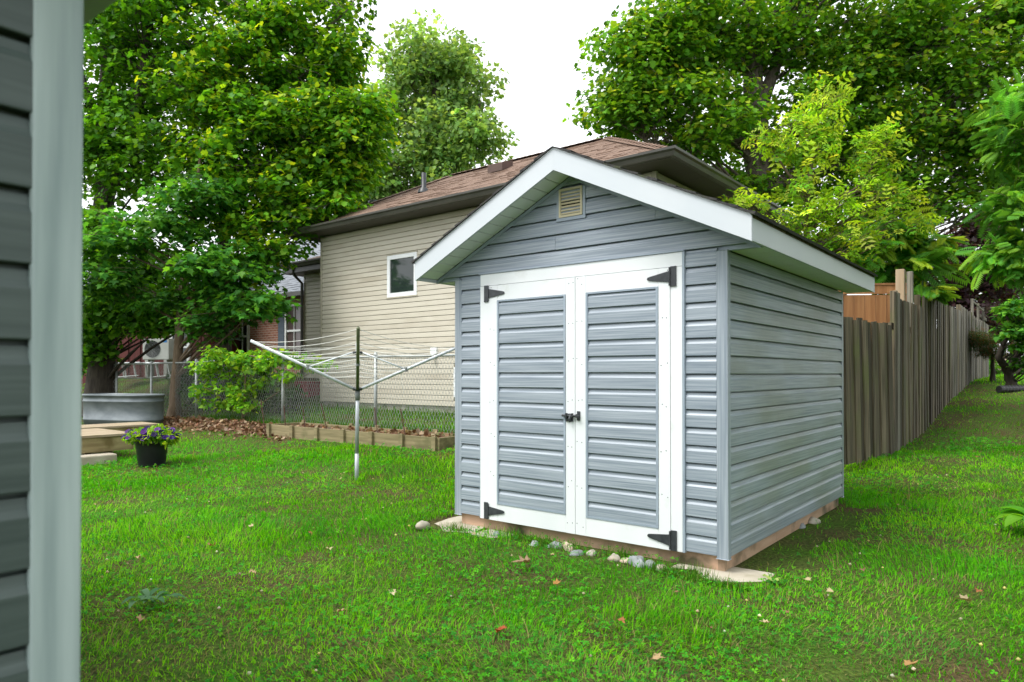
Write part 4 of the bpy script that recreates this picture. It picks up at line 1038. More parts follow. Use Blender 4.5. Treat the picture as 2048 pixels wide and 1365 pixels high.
b4 = at(1515, 700, 21.5); b4 = (b4[0], b4[1], .9)
make_tree('maple_tree', 'huge dark green maple filling the sky behind the shed', 'tree', b4,
    [[(b4, .48), (at(1525, 420, 21.5), .42), (at(1510, 250, 21.5), .34), (at(1500, 60, 21.5), .24), (at(1498, -160, 21.5), .12)],
     tr((1520, 330, 21.5, .24), (1400, 180, 21, .13), (1280, 80, 20.5, .06)), tr((1512, 260, 21.5, .25), (1560, 100, 21.5, .16), (1590, -80, 21.5, .08)), tr((1518, 330, 21.5, .24), (1680, 180, 21, .15), (1850, 80, 20.5, .07)),
     tr((1522, 380, 21.5, .22), (1690, 330, 21, .13), (1860, 260, 20.5, .06)), tr((1505, 160, 21.5, .15), (1430, 40, 21, .09), (1380, -60, 21, .05)), tr((1524, 400, 21.5, .14), (1400, 330, 20.6, .08), (1290, 280, 20.2, .04))],
    [lobe(1290, 110, 20.6, 110, 100, 40), lobe(1245, 225, 20.4, 85, 55, 24), lobe(1390, 60, 20.8, 120, 100, 40), lobe(1520, 80, 21.6, 140, 120, 36), lobe(1400, 225, 20.4, 110, 70, 32), lobe(1530, 300, 22.4, 130, 130, 34), lobe(1690, 80, 21, 150, 120, 52), lobe(1700, 250, 21, 140, 100, 44), lobe(1860, 90, 20.6, 150, 130, 56), lobe(1860, 270, 20.6, 150, 95, 46), lobe(1990, 160, 20.4, 110, 170, 44), lobe(1480, 390, 22, 110, 70, 22), lobe(1660, 400, 21.6, 130, 70, 26), lobe(1850, 390, 21, 120, 60, 24), lobe(1980, 360, 20.6, 80, 90, 16), lobe(1600, -110, 21.5, 380, 110, 50), lobe(1365, 300, 20.8, 70, 40, 10), lobe(2030, 20, 20.6, 90, 90, 22), lobe(2080, 250, 20.6, 70, 160, 22)],
    MAPLE7, .16, 104, .80, [(.075, .215, .014), (.10, .27, .018), (.13, .30, .02), (.05, .16, .012)], M['bark'], flat=.40, tilt=.5, lit_cols=[(.17, .36, .02), (.22, .39, .025), (.26, .36, .03), (.13, .32, .018)])
b5 = at(1625, 800, 12.3); b5 = (b5[0], b5[1], ground(b5[0], b5[1]))
make_tree('young_tree', 'young yellow green tree with sparse upright shoots behind the shed', 'tree', b5,
    [[(b5, .065), (at(1620, 560, 12.3), .055), (at(1612, 440, 12.3), .042), (at(1625, 320, 12.2), .03), (at(1650, 190, 12.2), .012)], tr((1613, 450, 12.3, .03), (1720, 370, 12.2, .02), (1790, 270, 12.2, .009)), tr((1615, 400, 12.3, .025), (1560, 320, 12.2, .015), (1525, 265, 12.2, .007))],
    [lobe(1660, 195, 12.2, 34, 28, 10), lobe(1640, 235, 12.2, 45, 30, 12), lobe(1605, 245, 12.1, 30, 20, 7), lobe(1610, 300, 12.2, 50, 40, 13), lobe(1535, 275, 12.1, 36, 22, 9), lobe(1770, 280, 12.2, 48, 32, 14), lobe(1740, 330, 12.2, 45, 35, 11), lobe(1620, 390, 12.1, 75, 45, 18), lobe(1700, 410, 12.1, 75, 45, 16), lobe(1810, 385, 12.2, 50, 30, 9), lobe(1570, 440, 12.0, 50, 35, 10), lobe(1660, 480, 12.0, 100, 35, 18), lobe(1480, 405, 11.2, 40, 14, 7), lobe(1840, 450, 12.2, 45, 25, 6)],
    ASH, .21, 8, .20, [(.22, .42, .022), (.30, .50, .03), (.42, .56, .07), (.13, .33, .02)], M['bark_brown'], flat=.75, tilt=.8, twig=.006)
# sumacs
SU = [(.10, .31, .045), (.14, .37, .05), (.08, .25, .04), (.20, .42, .05)]
b6 = at(1800, 800, 13.4); b6 = (b6[0], b6[1], ground(b6[0], b6[1]))
make_tree('sumac', 'feathery sumac arching over the tall board fence', 'tree', b6,
    [[(b6, .05), (at(1790, 600, 13.3), .04), (at(1785, 520, 13.2), .025)], tr((1792, 610, 13.3, .025), (1850, 520, 13, .015), (1890, 480, 12.9, .008)), tr((1792, 610, 13.3, .025), (1730, 520, 13, .015), (1700, 480, 12.9, .008))],
    [lobe(1790, 470, 13, 75, 35, 15), lobe(1850, 495, 13, 40, 20, 7), lobe(1700, 500, 12.8, 60, 30, 11), lobe(1800, 530, 12.9, 70, 22, 9), lobe(1830, 590, 12.6, 35, 14, 4)],
    SUMAC, .40, 12, .22, SU + [(.26, .42, .05)], M['bark_brown'], flat=.5, tilt=.4, twig=.008)
b7 = at(2190, 800, 11.6); b7 = (b7[0], b7[1], ground(b7[0], b7[1]))
make_tree('sumac', 'feathery dark green sumac leaning in at the right edge', 'tree', b7,
    [[(b7, .07), (at(2170, 560, 11.5), .055), (at(2140, 380, 11.4), .04), (at(2120, 260, 11.3), .02)], tr((2160, 560, 11.5, .03), (2080, 500, 11.2, .018), (2020, 480, 11, .008)), tr((2140, 400, 11.4, .03), (2070, 330, 11.2, .016), (2030, 300, 11, .008))],
    [lobe(2040, 260, 11, 40, 60, 10), lobe(2050, 400, 11, 50, 50, 14), lobe(2025, 490, 11, 35, 35, 8), lobe(2060, 520, 11, 60, 40, 14), lobe(2130, 350, 11.3, 80, 140, 26), lobe(2150, 520, 11.3, 90, 80, 20), lobe(2050, 200, 11.2, 35, 40, 6)],
    SUMAC, .30, 17, .30, SU, M['bark_brown'], flat=.6, tilt=.5, twig=.008)
b8 = at(1930, 700, 29); b8 = (b8[0], b8[1], 1.1)
make_tree('purple_leaf_tree', 'dark purple leaved tree beyond the end of the fence', 'tree', b8,
    [[(b8, .2), (at(1930, 600, 29), .17), (at(1925, 500, 29), .1), (at(1930, 420, 29), .04)]],
    [lobe(1890, 520, 28.5, 60, 60, 24), lobe(1950, 470, 28.5, 60, 60, 24), lobe(1960, 560, 28.4, 70, 55, 26), lobe(1880, 590, 28.6, 60, 45, 18), lobe(2020, 540, 28.5, 50, 60, 16), lobe(1960, 640, 28.5, 90, 40, 20), lobe(1850, 540, 28.8, 40, 60, 12)],
    MAPLE6, .17, 70, .62, [(.05, .026, .036), (.07, .04, .05), (.035, .02, .026), (.05, .04, .036)], M['bark_dark'], flat=.6, tilt=.7)
bf = at(2030, 720, 36); bf = (bf[0], bf[1], 1.1)
make_tree('tree', 'round green tree far beyond the end of the board fence', 'tree', bf,
    [[(bf, .25), (at(2030, 620, 36), .2), (at(2025, 500, 36), .08)]],
    [lobe(2010, 620, 36, 70, 50, 26), lobe(2060, 560, 36, 70, 80, 30), lobe(1960, 670, 36, 45, 30, 10), lobe(2000, 480, 36.5, 60, 60, 16)],
    MAPLE7, .24, 60, .9, [(.06, .19, .015), (.09, .24, .02), (.045, .14, .012)], M['bark_dark'], flat=.7, tilt=.8)
b9 = at(2024, 788, 16.4); b9 = (b9[0], b9[1], ground(b9[0], b9[1]) - .05)
make_tree('shrub', 'leafy shrub with crooked dark trunk beside the lawn path', 'shrub', b9,
    [[(b9, .12), (at(2016, 745, 16.4), .09), (at(1998, 715, 16.3), .075), (at(2010, 680, 16.2), .055), (at(2040, 640, 16.2), .03)], tr((2016, 745, 16.4, .06), (2040, 700, 16.3, .045), (2060, 650, 16.2, .02))],
    [lobe(2020, 625, 15.8, 30, 14, 12), lobe(2060, 625, 15.8, 40, 30, 18), lobe(2028, 662, 15.7, 32, 14, 11), lobe(2075, 690, 15.7, 50, 40, 24), lobe(2065, 735, 15.8, 25, 20, 7), lobe(2120, 660, 16, 60, 70, 20)],
    VINE, .12, 30, .22, [(.05, .19, .02), (.085, .26, .025), (.14, .34, .03), (.03, .13, .015)], M['bark_dark'], flat=.35, tilt=.45, twig=.006)
b10 = at(1985, 770, 17.5); b10 = (b10[0], b10[1], ground(b10[0], b10[1]) - .05)
make_tree('yew_shrub', 'dark needled evergreen shrub in front of the fence end', 'shrub', b10,
    [[(b10, .06), (at(1985, 710, 17.5), .04), (at(1975, 680, 17.4), .02)]],
    [lobe(1975, 685, 17.2, 40, 14, 16), lobe(1950, 670, 17.1, 24, 8, 6), lobe(1995, 705, 17.2, 30, 12, 10)],
    ([(-.045, 0, 0), (.045, 0, 0), (0, 1, 0)], [(0, 1, 2)]), .13, 170, .24, [(.02, .06, .015), (.035, .09, .02), (.12, .06, .02)], M['bark_dark'], flat=.4, tilt=.7, twig=.003, limb_every=6)
# hedge beyond
hp = at(2010, 742, 40)
hg = make_tree('hedge', 'low bright green hedge at the far end of the lawn', 'hedge', (hp[0], hp[1], 1.15), [[((hp[0], hp[1], 1.1), .04), ((hp[0], hp[1], 1.7), .03)]],
    [((hp[0] - 1.2, hp[1], 1.65), (1.1, .6, .45), 30), ((hp[0] + 1.0, hp[1], 1.7), (1.3, .6, .5), 34), ((hp[0] + 3, hp[1], 1.8), (1.3, .6, .6), 30)], MAPLE6, .16, 40, .3, [(.08, .26, .02), (.11, .31, .02), (.05, .19, .015)], M['bark'], flat=.8, tilt=.8)
# unseen trees added out of view to darken the shed side and right lawn
for i, (x, y, h_, lab) in enumerate(((5.4, 1.4, 7.0, 'added unseen shading tree nearest the viewer on the right border'), (6.7, 4.7, 7.6, 'added unseen shading tree behind the hosta on the right border'), (9.0, 8.2, 7.0, 'added unseen shading tree on the right border before the sumac'))):
    gz = ground(x, y)
    make_tree('added_shade_tree', lab, 'tree', (x, y, gz), [[((x, y, gz), .13), ((x + .1, y, gz + 1.8), .10), ((x + .2, y, gz + h_ * .75), .03)]],
        [((x + .2, y, gz + h_ * .62), (1.7, 1.9, h_ * .36), 80), ((x + .5, y, gz + h_ * .25), (1.2, 1.4, 1.1), 26)], OVAL, .24, 42, .55, [(.05, .17, .02), (.07, .21, .02)], M['bark_brown'], group='added unseen shading trees on the right border', flat=.8, tilt=.9, limb_every=4)
# shaded undergrowth on the bank behind the chain link fence
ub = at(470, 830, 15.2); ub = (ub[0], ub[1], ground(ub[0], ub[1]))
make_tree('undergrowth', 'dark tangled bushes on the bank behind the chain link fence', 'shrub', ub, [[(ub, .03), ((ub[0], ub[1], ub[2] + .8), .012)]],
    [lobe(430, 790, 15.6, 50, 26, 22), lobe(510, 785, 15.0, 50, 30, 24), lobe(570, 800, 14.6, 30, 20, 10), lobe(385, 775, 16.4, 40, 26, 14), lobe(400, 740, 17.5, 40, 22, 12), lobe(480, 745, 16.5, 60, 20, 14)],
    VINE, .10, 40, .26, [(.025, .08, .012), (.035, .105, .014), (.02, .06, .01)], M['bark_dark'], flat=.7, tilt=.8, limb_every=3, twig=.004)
# creeper on the chain link fence
vb = P(FU - .1, -12.35)
make_tree('creeper', 'bright green creeper climbing over the chain link fence', 'creeper', vb,
    [[(vb, .018), ((vb[0] + .05, vb[1], vb[2] + .5), .018), ((vb[0] + .1, vb[1] - .05, vb[2] + 1.15), .012)], [((vb[0] + .1, vb[1] - .05, vb[2] + 1.1), .015), at(500, 712, 13.2) and (at(500, 712, 13.2), .012), (at(600, 725, 12.6), .006)]],
    [lobe(445, 722, 13.5, 42, 26, 15), lobe(415, 745, 13.6, 26, 26, 7), lobe(500, 720, 13.3, 45, 16, 12), lobe(470, 765, 13.4, 40, 22, 7), lobe(560, 716, 12.8, 45, 9, 10), lobe(610, 725, 12.4, 22, 12, 4), lobe(520, 760, 13.1, 35, 22, 5), lobe(440, 800, 13.5, 34, 25, 4), lobe(585, 760, 12.6, 18, 12, 2), lobe(530, 735, 13.0, 40, 14, 7), lobe(500, 800, 13.2, 40, 20, 6), lobe(405, 790, 13.7, 20, 25, 4), lobe(640, 730, 12.2, 14, 8, 2)],
    VINE, .095, 34, .21, [(.13, .33, .02), (.19, .40, .03), (.08, .25, .02), (.25, .42, .04)], M['bark_brown'], flat=.5, tilt=.6, twig=.004, limb_every=4)

# ------------------------------------------------------------------ hosta at the right edge
hx = (3.98, 5.28, 0); hst = thing('hosta', 'hosta with broad bright leaves at the right edge of the lawn', 'hosta', (hx[0], hx[1], ground(hx[0], hx[1])))
def hosta_leaf(L, w, c):
    vs = []; fs = []; nl = 8
    for i in range(nl + 1):
        a = i / nl; ww = w * math.sin(math.pi * min(1, a * .92 + .06)) ** .8 * (1 if i < nl else .02)
        for j in (-1, -.5, 0, .5, 1):
            vs.append((a * L, j * ww, .22 * L * math.sin(a * 2.4) - .10 * L * a * a * 3 + abs(j) * ww * .35))
    for i in range(nl):
        for j in range(4): q = i * 5 + j; fs += [(q, q + 1, q + 6), (q, q + 6, q + 5)]
    return np_mesh('leaf', vs, fs, np.tile(np.array(c), (len(vs), 1)), M['leaf'], True)
for k in range(15):
    a = k * 2.4 + random.uniform(-.2, .2); up = random.uniform(.0, .14)
    link('leaf', hosta_leaf(random.uniform(.22, .32), random.uniform(.05, .075), random.choice([(.10, .34, .02), (.16, .40, .025), (.07, .27, .02)])), hst, (.03 * math.cos(a), .03 * math.sin(a), .02 + up), (0, R(-18 + random.uniform(-10, 15)), a))

# ------------------------------------------------------------------ slabs and stones at the shed
def slab(name, pts, h, label, m):
    c = np.mean(pts, 0); gz = ground(*c)
    o = bevel(MB().prism([(x - c[0], y - c[1]) for x, y in pts], -.06, h, 'z').build(name, m, None, loc=(c[0], c[1], gz)), .008)
    return tag(o, label, 'paving slab')
slab('paving_slab', [P(3.98, -1.99)[:2], P(3.93, -1.62)[:2], P(4.07, -1.40)[:2], P(4.40, -1.42)[:2], P(4.38, -1.98)[:2]], .004, 'pale slab under the front right corner of the shed', M['slab'])
slab('paving_slab', [P(3.92, -4.12)[:2], P(3.86, -3.78)[:2], P(4.05, -3.62)[:2], P(4.55, -3.75)[:2], P(4.42, -4.25)[:2]], .006, 'pale flat slab at the front left corner of the shed', M['slab'])
slab('paving_slab', [P(3.98, -3.60)[:2], P(3.96, -3.42)[:2], P(4.20, -3.30)[:2], P(4.22, -3.58)[:2]], .006, 'small cracked slab piece below the left door hinge', M['stone_pale'])

def stone(px, py, w, h, m, label, d=None, sink=.25, rough=1.0):
    Yg = 1.21 * 1394 / (py - 748); x = (px - 1024) / 1394 * Yg; k = Yg / 1394
    w = w * k * .62; h = h * k * 1.1; d = d or w * .75; sink += .17; seed = int(px)
    h *= .85; w *= 1.15; mb = MB(); nu, nv = 11, 6
    r0 = np.random.default_rng(seed); ph = r0.random(6) * 6.28; am = r0.random(6) * .20; am = am * rough; jit = r0.normal(0, .07 * rough, (nv + 1, nu))
    for j in range(nv + 1):
        t = math.pi * j / nv
        for i in range(nu):
            a = 2 * math.pi * i / nu; q = 1 + am[0] * math.sin(2 * a + ph[0]) + am[1] * math.sin(3 * a + ph[1] + t) + am[2] * math.cos(2 * t + ph[2]) + jit[j, i] * (0 < j < nv)
            mb.v.append((w * q * math.sin(t) * math.cos(a), d * q * math.sin(t) * math.sin(a), h * .62 * q * math.cos(t)))
    for j in range(nv):
        for i in range(nu): mb.f.append((j * nu + i, (j + 1) * nu + i, (j + 1) * nu + (i + 1) % nu, j * nu + (i + 1) % nu))
    o = mb.build('stone', M[m], None, True, loc=(x, Yg, ground(x, Yg) + h * .62 * (1 - 2 * sink)), rot=(random.uniform(-.2, .2), random.uniform(-.2, .2), random.uniform(0, 3)))
    return tag(o, label, 'stone', 'stones along the shed base')
stone(846, 1055, 28, 18, 'stone_pale', 'round pale stone on the grass left of the shed', sink=.0, rough=.35)
stone(993, 1064, 18, 13, 'stone_grey', 'small grey stone right of the lower left door hinge')
stone(1068, 1082, 22, 12, 'stone_grey', 'flat grey stone under the middle of the left door')
stone(1112, 1086, 26, 14, 'stone_grey', 'wide grey stone just left of the pinkish stone')
stone(1137, 1091, 26, 15, 'stone_pink', 'rounded pinkish stone under the seam of the doors', sink=.12)
stone(1152, 1101, 24, 14, 'stone_grey', 'greenish flat stone right of the pinkish stone')
stone(1184, 1101, 17, 14, 'stone_pale', 'small angular cream stone under the right door', sink=.15)
stone(1228, 1112, 26, 16, 'stone_pale', 'pale squared stone in front of the skirt hole', sink=.12)
stone(1250, 1115, 22, 12, 'stone_pink', 'low pale stone beside the squared stone')
stone(1275, 1121, 36, 24, 'stone_grey', 'largest grey stone under the right door', sink=.2)
stone(1300, 1127, 26, 18, 'stone_grey', 'dark grey round stone next to the largest grey stone', sink=.15)
stone(1322, 1133, 28, 18, 'stone_pale', 'mossy pale stone nearest the front right slab', sink=.2)
stone(1598, 1046, 24, 12, 'stone_grey', 'mossy stone in the dirt along the shed side', sink=.2)
stone(1625, 1038, 26, 14, 'stone_pale', 'pale stone farther back along the shed side', sink=.2)
p = at(222, 797, 14.6); o = MB().lathe([(.0, .22), (.12, .20), (.24, .12), (.30, .0), (.28, -.2)], 9, (0, 0, 0)).build('rock', M['rock_red'], None, False, loc=(p[0], p[1], .58))
tag(o, 'reddish boulder behind the stock tank', 'rock')
# black drain pipe near the shrub
p = at(2030, 790, 15.2); pp = MB(); L = np.linspace(0, 2.2, 45)
pp.tube([(x, .12 * math.sin(x * 1.7), .07) for x in L], [.075 + .012 * (i % 2) for i in range(45)], 12)
tag(pp.build('drain_pipe', M['blackpipe'], None, loc=(p[0] - .35, p[1], ground(p[0], p[1])), rot=(0, 0, R(8))), 'black corrugated drain pipe lying under the shrub', 'pipe')

# ------------------------------------------------------------------ fallen leaves
def curl_leaf(c, s, curl, name):
    tv = np.array(MAPLE[0]) * s; tv[:, 1] -= .4 * s
    tv[:, 0] *= 1 - .25 * min(curl, 1.6); tv[:, 2] = curl * (np.abs(tv[:, 0]) * .55 + tv[:, 1] ** 2 / s * .25) + rng.normal(0, .05 * s, len(tv))
    return np_mesh(name, tv, MAPLE[1], np.tile(np.array(c), (len(tv), 1)) * (1 + rng.normal(0, .08, (len(tv), 1))), M['dry'])
def gpt(px, py):
    Y = 1.21 * 1394 / (py - 748)
    for _ in range(4):
        x = (px - 1024) / 1394 * Y; Y = (1.22 - ground(x, Y)) * 1394 / (py - 748)
    return (px - 1024) / 1394 * Y, Y
BIG = [(425, 1103, .12, (.33, .20, .09), 1.6, 'curled tan and rust leaf on the lawn left of the shed'), (1000, 1276, .10, (.30, .075, .028), .9, 'orange red fallen leaf in the foreground grass'),
       (1540, 1170, .15, (.30, .40, .10), .5, 'large pale green fallen leaf by the right slab'), (1045, 1138, .16, (.24, .17, .10), 1.8, 'crumpled brown leaf heap in front of the left door'),
       (1115, 1178, .08, (.35, .19, .06), 1.0, 'small orange brown leaf lying in front of the doors'), (660, 1108, .09, (.40, .36, .18), .8, 'yellow tan leaf left of the pale round stone'),
       (785, 1200, .08, (.46, .40, .24), 1.2, 'pale straw leaf in the lower middle lawn'), (1315, 1335, .09, (.36, .25, .13), 1.3, 'brown leaf near the bottom edge right of centre'),
       (1925, 1214, .11, (.30, .24, .14), 1.6, 'curled grey brown leaf on the lawn at far right'), (1820, 1345, .08, (.34, .20, .08), 1.0, 'rusty leaf at the bottom right')]
for px, py, s, c, cu, lab in BIG:
    x, y = gpt(px, py); o = link('fallen_leaf', curl_leaf(c, s * .78, cu, 'fallen_leaf'), None, (x, y, ground(x, y) + .036), (random.uniform(-.3, .3), random.uniform(-.3, .3), random.uniform(0, 6)))
    tag(o, lab, 'fallen leaf', 'fallen leaves on the lawn')
LM = [curl_leaf(c, 1.0, cu, 'fallen_leaf') for c, cu in (((.30, .20, .10), 1.2), ((.38, .28, .15), 1.7), ((.22, .13, .07), 1.4), ((.42, .35, .20), .8), ((.30, .12, .05), 1.0))]
for k in range(42):
    while True:
        y = 2.9 + 8.0 * random.random() ** 1.2; x = random.uniform(-.72, .74) * y; u, v = uv_of(x, y)
        if not (4.0 < u < 7.3 and -4.1 < v < -1.4) and not (u > 6.3 and v < -5) and x > -.6 * y and not (v < -9.2 and u > 3.6): break
    s = random.uniform(.03, .06); o = link('fallen_leaf', random.choice(LM), None, (x, y, ground(x, y) + .038), (random.uniform(-.5, .5), random.uniform(-.5, .5), random.uniform(0, 6))); o.scale = (s, s, s)
    tag(o, 'small curled dry brown leaf lying scattered on the lawn', 'fallen leaf', 'small dry leaves on the lawn')
# leaf litter drifted along the fence and over the bed
n = 2600; v = rng.uniform(-15.5, -9.6, n); u = 6.75 + (rng.normal(0, .22, n)); k_ = (v > -9.9) ; C = np.stack([v * DV[0] + u * DU[0], v * DV[1] + u * DU[1]], 1)
z = ground_np(C[:, 0], C[:, 1]) + rng.random(n) * .10 * np.exp(-((u - 6.85) / .25) ** 2) + .015
n2 = 260; xs = rng.uniform(.3, BLn - .1, n2); ys = rng.uniform(.03, BD - .03, n2); th = math.atan2(-2.18, 3.0)
C2 = np.stack([-3.98 + xs * math.cos(th) - ys * math.sin(th), 11.47 + xs * math.sin(th) + ys * math.cos(th), .15 + .05 + .145 + .03 * rng.random(n2)], 1)
C3 = np.concatenate([np.column_stack([C, z]), C2]); nn = len(C3)
V, F, cv = scatter(C3, rng.normal(size=(nn, 3)) * .8 + [0, 0, .9], rng.random(nn) * 6.28, (.04 + .05 * rng.random(nn)), *MAPLE6, palette(nn, [(.17, .09, .05), (.25, .15, .085), (.12, .065, .038), (.32, .23, .15)]))
tag(link('leaf_litter', np_mesh('leaf_litter', V, F, cv, M['dry'])), 'drift of dry brown leaves along the fence foot and in the garden bed', 'leaf litter', kind='stuff')

# ------------------------------------------------------------------ grass, clover and weeds
def sample_lawn(n, y0, y1, pw):
    a = rng.random(n); Y = (y0 ** (2 - pw) + a * (y1 ** (2 - pw) - y0 ** (2 - pw))) ** (1 / (2 - pw))
    lo_x = -(.78 * Y + .5); X = lo_x + rng.random(n) * ((.80 * Y + 1.9) - lo_x)
    return X, Y
def lawn_mask(X, Y, pad=.0):
    u, v = uv_of(X, Y); ok = np.ones(len(X), bool)
    ok &= ~((u > 4.24 - pad) & (u < 7.10 + pad) & (v > -3.98 - pad) & (v < -1.63 + pad))                   # shed
    ok &= ~((u > 3.97) & (u < 4.4) & (v > -1.95) & (v < -1.42)); ok &= ~((u > 3.95) & (u < 4.5) & (v > -4.15) & (v < -3.65))
    ok &= ~((u > 4.4) & (u < 7.0) & (v >= -1.66) & (v < -1.40 + .22 * vnoise(u * 3, v * 0, 4)) & (rng.random(len(X)) < .92))       # bare dirt along the shed side
    ok &= ~((v < -10.36) & (v > -12.8) & (u < 4.42) & (u > 1.5)); ok &= ~((v < -11.9) & (u > 3.2) & (u < 7))
    bx_ = X + 3.98; by_ = Y - 11.47; th = math.atan2(-2.18, 3.0); lx = bx_ * math.cos(th) + by_ * math.sin(th); ly = -bx_ * math.sin(th) + by_ * math.cos(th)
    ok &= ~((lx > -.1) & (lx < BLn + .1) & (ly > -.06) & (ly < BD + .06))
    ok &= ~((u > 9.45) & (v < -4.7) & (v > -16.5) & (u < 16)); ok &= ~((u > 6.55) & (u < 7.25) & (v < -9.9) & (rng.random(len(X)) < .85))
    ok &= ~((v < -1.15) & (u < .7) & (v > -6))
    ok &= ~((v < -15) & (u > 8)) | (rng.random(len(X)) < .3)
    return ok
def blades(n, y0, y1, pw, hgt, wid, seg):
    X, Y = sample_lawn(n, y0, y1, pw); ok = lawn_mask(X, Y); X, Y = X[ok], Y[ok]
    bare = fbm(X * 1.1, Y * 1.1, 21); fine = fbm(X * 4.5, Y * 4.5, 33); u, v = uv_of(X, Y)
    bare = bare - .075 * np.clip((5.2 - Y) / 1.8, 0, 1) - .03 * np.clip((v + 2.2) / 1.5, 0, 1)
    poor = 1 - np.clip((bare - .33) / .16, 0, 1); thin = np.clip(1 - .28 * poor, .1, 1) * np.clip((fine - .16) / .22, .35, 1)
    near = (u > 3.5) & (u < 4.3) & (v > -4.0) & (v < -1.5); thin = np.where(near, thin * np.clip((4.22 - u) / .75, .12, .8), thin)
    k = rng.random(len(X)) < thin; X, Y, bare, fine, u, v, poor = X[k], Y[k], bare[k], fine[k], u[k], v[k], poor[k]
    m = len(X); Z = ground_np(X, Y)
    tall = np.clip((fbm(X * .9, Y * .9, 51) - .52) / .12, 0, 1)
    h = hgt * (.45 + .75 * rng.random(m)) * (1 + .9 * tall) * (1 - .35 * poor)
    stray = rng.random(m) < .006; h[stray] *= 2.6
    w = wid * (.6 + .7 * rng.random(m)) * np.maximum(1, Y / 4.2)
    a = rng.random(m) * 6.283; flow = fbm(X * .8, Y * .8, 61) * 12; a = np.where(rng.random(m) < .55, flow + rng.normal(0, .5, m), a)
    lean = .25 + .75 * rng.random(m) + .7 * poor * rng.random(m); D_ = np.stack([np.cos(a), np.sin(a)], 1); Sd = np.stack([-D_[:, 1], D_[:, 0]], 1)
    base = np.stack([X, Y, Z - .004], 1)
    def q(t, s):
        out = base.copy(); out[:, :2] += D_ * (h * lean * t ** 1.7)[:, None] + Sd * (w * s)[:, None]; out[:, 2] += h * (t - .30 * lean * t * t); return out
    if seg == 2:
        V = np.stack([q(0, -.5), q(0, .5), q(.55, -.42), q(.55, .42), q(1, 0)], 1); T = np.array([(0, 1, 3), (0, 3, 2), (2, 3, 4)])
    else:
        V = np.stack([q(0, -.6), q(0, .6), q(1, 0)], 1); T = np.array([(0, 1, 2)])
    c1 = np.array([.095, .40, .005]); c2 = np.array([.22, .55, .006]); c3 = np.array([.045, .24, .008])
    mixv = np.clip((fbm(X * .7 + 9, Y * .7, 71) - .3) / .4, 0, 1)[:, None]
    col = c1 * (1 - mixv) + c2 * mixv
    dk_ = rng.random(m) < .3; col[dk_] = c3
    blue = (fbm(X * 1.6, Y * 1.6, 81) > .66); col[blue] = col[blue] * .6 + np.array([.02, .09, .02])
    dry = (rng.random(m) < np.clip(.04 + .18 * poor + .25 * np.clip((.42 - fine) / .15, 0, 1), 0, .7)) | (stray & (rng.random(m) < .6))
    col[dry] = np.array([.24, .21, .08]) * (.7 + .6 * rng.random((dry.sum(), 1)))
    col *= (1 + rng.normal(0, .16, (m, 1))); col = np.clip(col, .004, 1)
    kk = V.shape[1]; F = (T[None] + (np.arange(m) * kk)[:, None, None]).reshape(-1, 3)
    return V.reshape(-1, 3), F, np.repeat(col, kk, 0)
def join(parts):
    Vs, Fs, Cs = [], [], []; o = 0
    for V, F, c in parts: Vs.append(V); Fs.append(F + o); Cs.append(c); o += len(V)
    return np.concatenate(Vs), np.concatenate(Fs), np.concatenate(Cs)
V, F, c = join([blades(300000, 2.0, 10, 1.5, .046, .0038, 2), blades(150000, 9.5, 26, 1.5, .055, .0034, 1), blades(30000, 26, 70, 1.4, .07, .004, 1)])
tag(link('grass', np_mesh('grass', V, F, c, M['grass'])), 'short patchy lawn grass covering the garden', 'grass', kind='stuff')
# taller grass against the foundations and at the fence foot
def tuft_line(n, fu, fv, h):
    u = fu(n); v = fv(n); X = v * DV[0] + u * DU[0]; Y = v * DV[1] + u * DU[1]; m = n
    Z = ground_np(X, Y); a = rng.random(m) * 6.283; hh = h * (.4 + .8 * rng.random(m)); D_ = np.stack([np.cos(a), np.sin(a)], 1); Sd = np.stack([-D_[:, 1], D_[:, 0]], 1)
    w = .004 * np.maximum(1, Y / 6); base = np.stack([X, Y, Z - .005], 1); le = .15 + .5 * rng.random(m)
    def q(t, s):
        o = base.copy(); o[:, :2] += D_ * (hh * le * t * t)[:, None] + Sd * (w * s)[:, None]; o[:, 2] += hh * (t - .25 * le * t * t); return o
    V = np.stack([q(0, -.5), q(0, .5), q(.55, -.4), q(.55, .4), q(1, 0)], 1); T = np.array([(0, 1, 3), (0, 3, 2), (2, 3, 4)])
    return V.reshape(-1, 3), (T[None] + (np.arange(m) * 5)[:, None, None]).reshape(-1, 3), np.repeat(palette(m, [(.06, .20, .012), (.09, .25, .015), (.16, .20, .05), (.04, .14, .012)]), 5, 0)
def clumps(cs, sp): return lambda n: (np.array(cs)[np.arange(n) % len(cs)] + rng.normal(0, sp, n))
tl = [tuft_line(9000, lambda n: rng.normal(7.45, .16, n), lambda n: rng.uniform(-14, -3.8, n), .16), tuft_line(5000, lambda n: rng.normal(9.1, .4, n), lambda n: rng.uniform(-13, -4.5, n), .16)]
cu = [4.02, 4.12, 4.10, 4.08, 4.13, 3.98, 4.06, 4.1]; cvv = [-3.75, -3.32, -2.95, -2.72, -2.40, -1.98, -1.80, -3.1]
tl.append(tuft_line(1300, clumps(cu, .045), clumps(cvv, .06), .085))
tl.append(tuft_line(900, lambda n: rng.normal(3.93, .03, n), lambda n: rng.uniform(-1.95, -1.4, n), .06))
V, F, c = join(tl)
tag(link('tall_grass', np_mesh('tall_grass', V, F, c, M['grass'])), 'taller uncut grass along the fence foot and shed base', 'grass', kind='stuff')
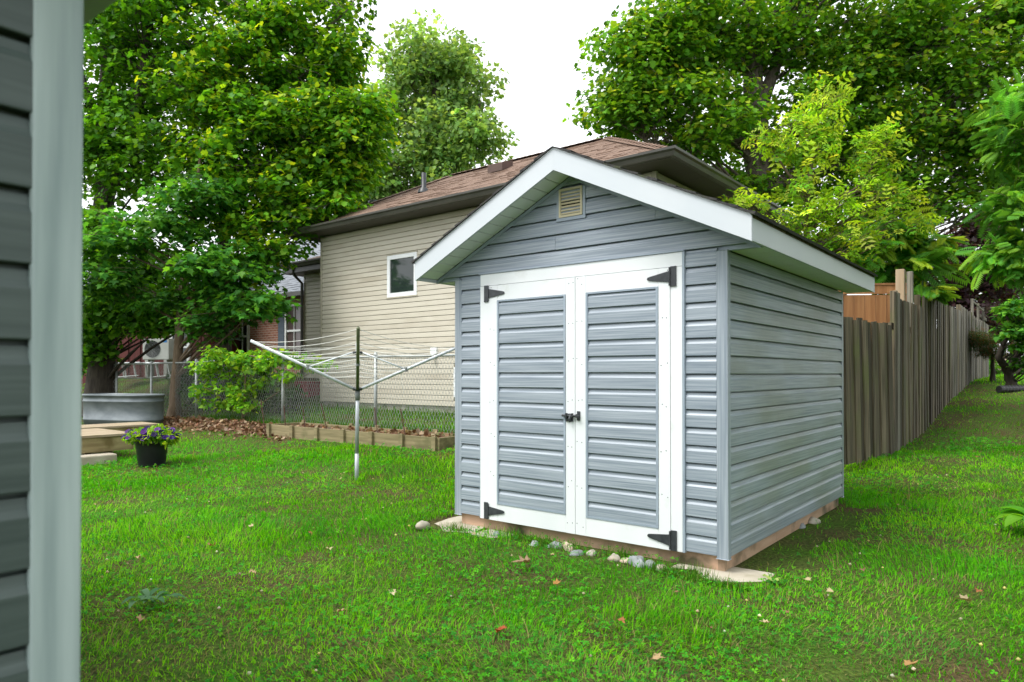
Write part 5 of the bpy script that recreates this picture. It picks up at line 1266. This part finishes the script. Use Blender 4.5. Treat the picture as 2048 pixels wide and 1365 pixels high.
# clover
n = 40000; X, Y = sample_lawn(n, 2.2, 11, 1.5); ok = lawn_mask(X, Y); X, Y = X[ok], Y[ok]
cm = fbm(X * 1.4 + 4, Y * 1.4, 91); k = rng.random(len(X)) < np.clip((cm - .40) / .14, .03, 1); X, Y = X[k], Y[k]; m = len(X)
h = .018 + .035 * rng.random(m)
tv = []; tf = []
for j in range(3):
    a = j * 2.094; nb_ = len(tv)
    ca, sa = math.cos(a), math.sin(a)
    for x, y, z in ((0, 0, 0), (.55, .42, .12), (1.0, .30, .05), (1.0, -.30, .05), (.55, -.42, .12)): tv.append((x * ca - y * sa, x * sa + y * ca, z))
    tf += [(nb_, nb_ + 1, nb_ + 2), (nb_, nb_ + 2, nb_ + 3), (nb_, nb_ + 3, nb_ + 4)]
C = np.stack([X, Y, ground_np(X, Y) + h], 1)
V, F, c = scatter(C, rng.normal(size=(m, 3)) * .35 + [0, -.1, 1], rng.random(m) * 6.28, (.008 + .007 * rng.random(m)) * np.maximum(1, Y / 5.5), np.array(tv), tf, palette(m, [(.05, .28, .02), (.07, .34, .016), (.11, .38, .015), (.035, .20, .022)]))
nf = 150; Xf, Yf = sample_lawn(nf, 2.4, 8, 1.2); ok = lawn_mask(Xf, Yf); Xf, Yf = Xf[ok], Yf[ok]; nf = len(Xf)
fl = [(0, 0, 1)] + [(math.cos(k * 1.2566), math.sin(k * 1.2566), .15) for k in range(5)] + [(0, 0, -.6)]
ft = [(0, 1 + k, 1 + (k + 1) % 5) for k in range(5)] + [(6, 1 + (k + 1) % 5, 1 + k) for k in range(5)]
Vf, Ff, cf2 = scatter(np.stack([Xf, Yf, ground_np(Xf, Yf) + .055], 1), rng.normal(size=(nf, 3)) * .2 + [0, 0, 1], rng.random(nf) * 6, .007 + .004 * rng.random(nf), fl, ft, palette(nf, [(.62, .60, .48), (.60, .55, .22), (.5, .42, .3)]))
V, F, c = join([(V, F, c), (Vf, Ff, cf2)])
tag(link('clover', np_mesh('clover', V, F, c, M['grass'])), 'patches of clover growing through the lawn', 'clover', kind='stuff')

# low grey green weed rosette in the foreground
wx, wy_ = gpt(610, 1212); wx, wy_ = gpt(305, 1218)
wd = thing('weed', 'grey green low weed with lobed leaves in the foreground lawn', 'weed', (wx, wy_, ground(wx, wy_) + .01))
for k in range(16):
    a = k * 2.4; link('leaf', hosta_leaf(random.uniform(.07, .13), .018, random.choice([(.10, .22, .10), (.13, .26, .13), (.07, .19, .08)])), wd, (random.uniform(-.06, .06), random.uniform(-.04, .04), .025 + .02 * random.random()), (0, R(-14), a))
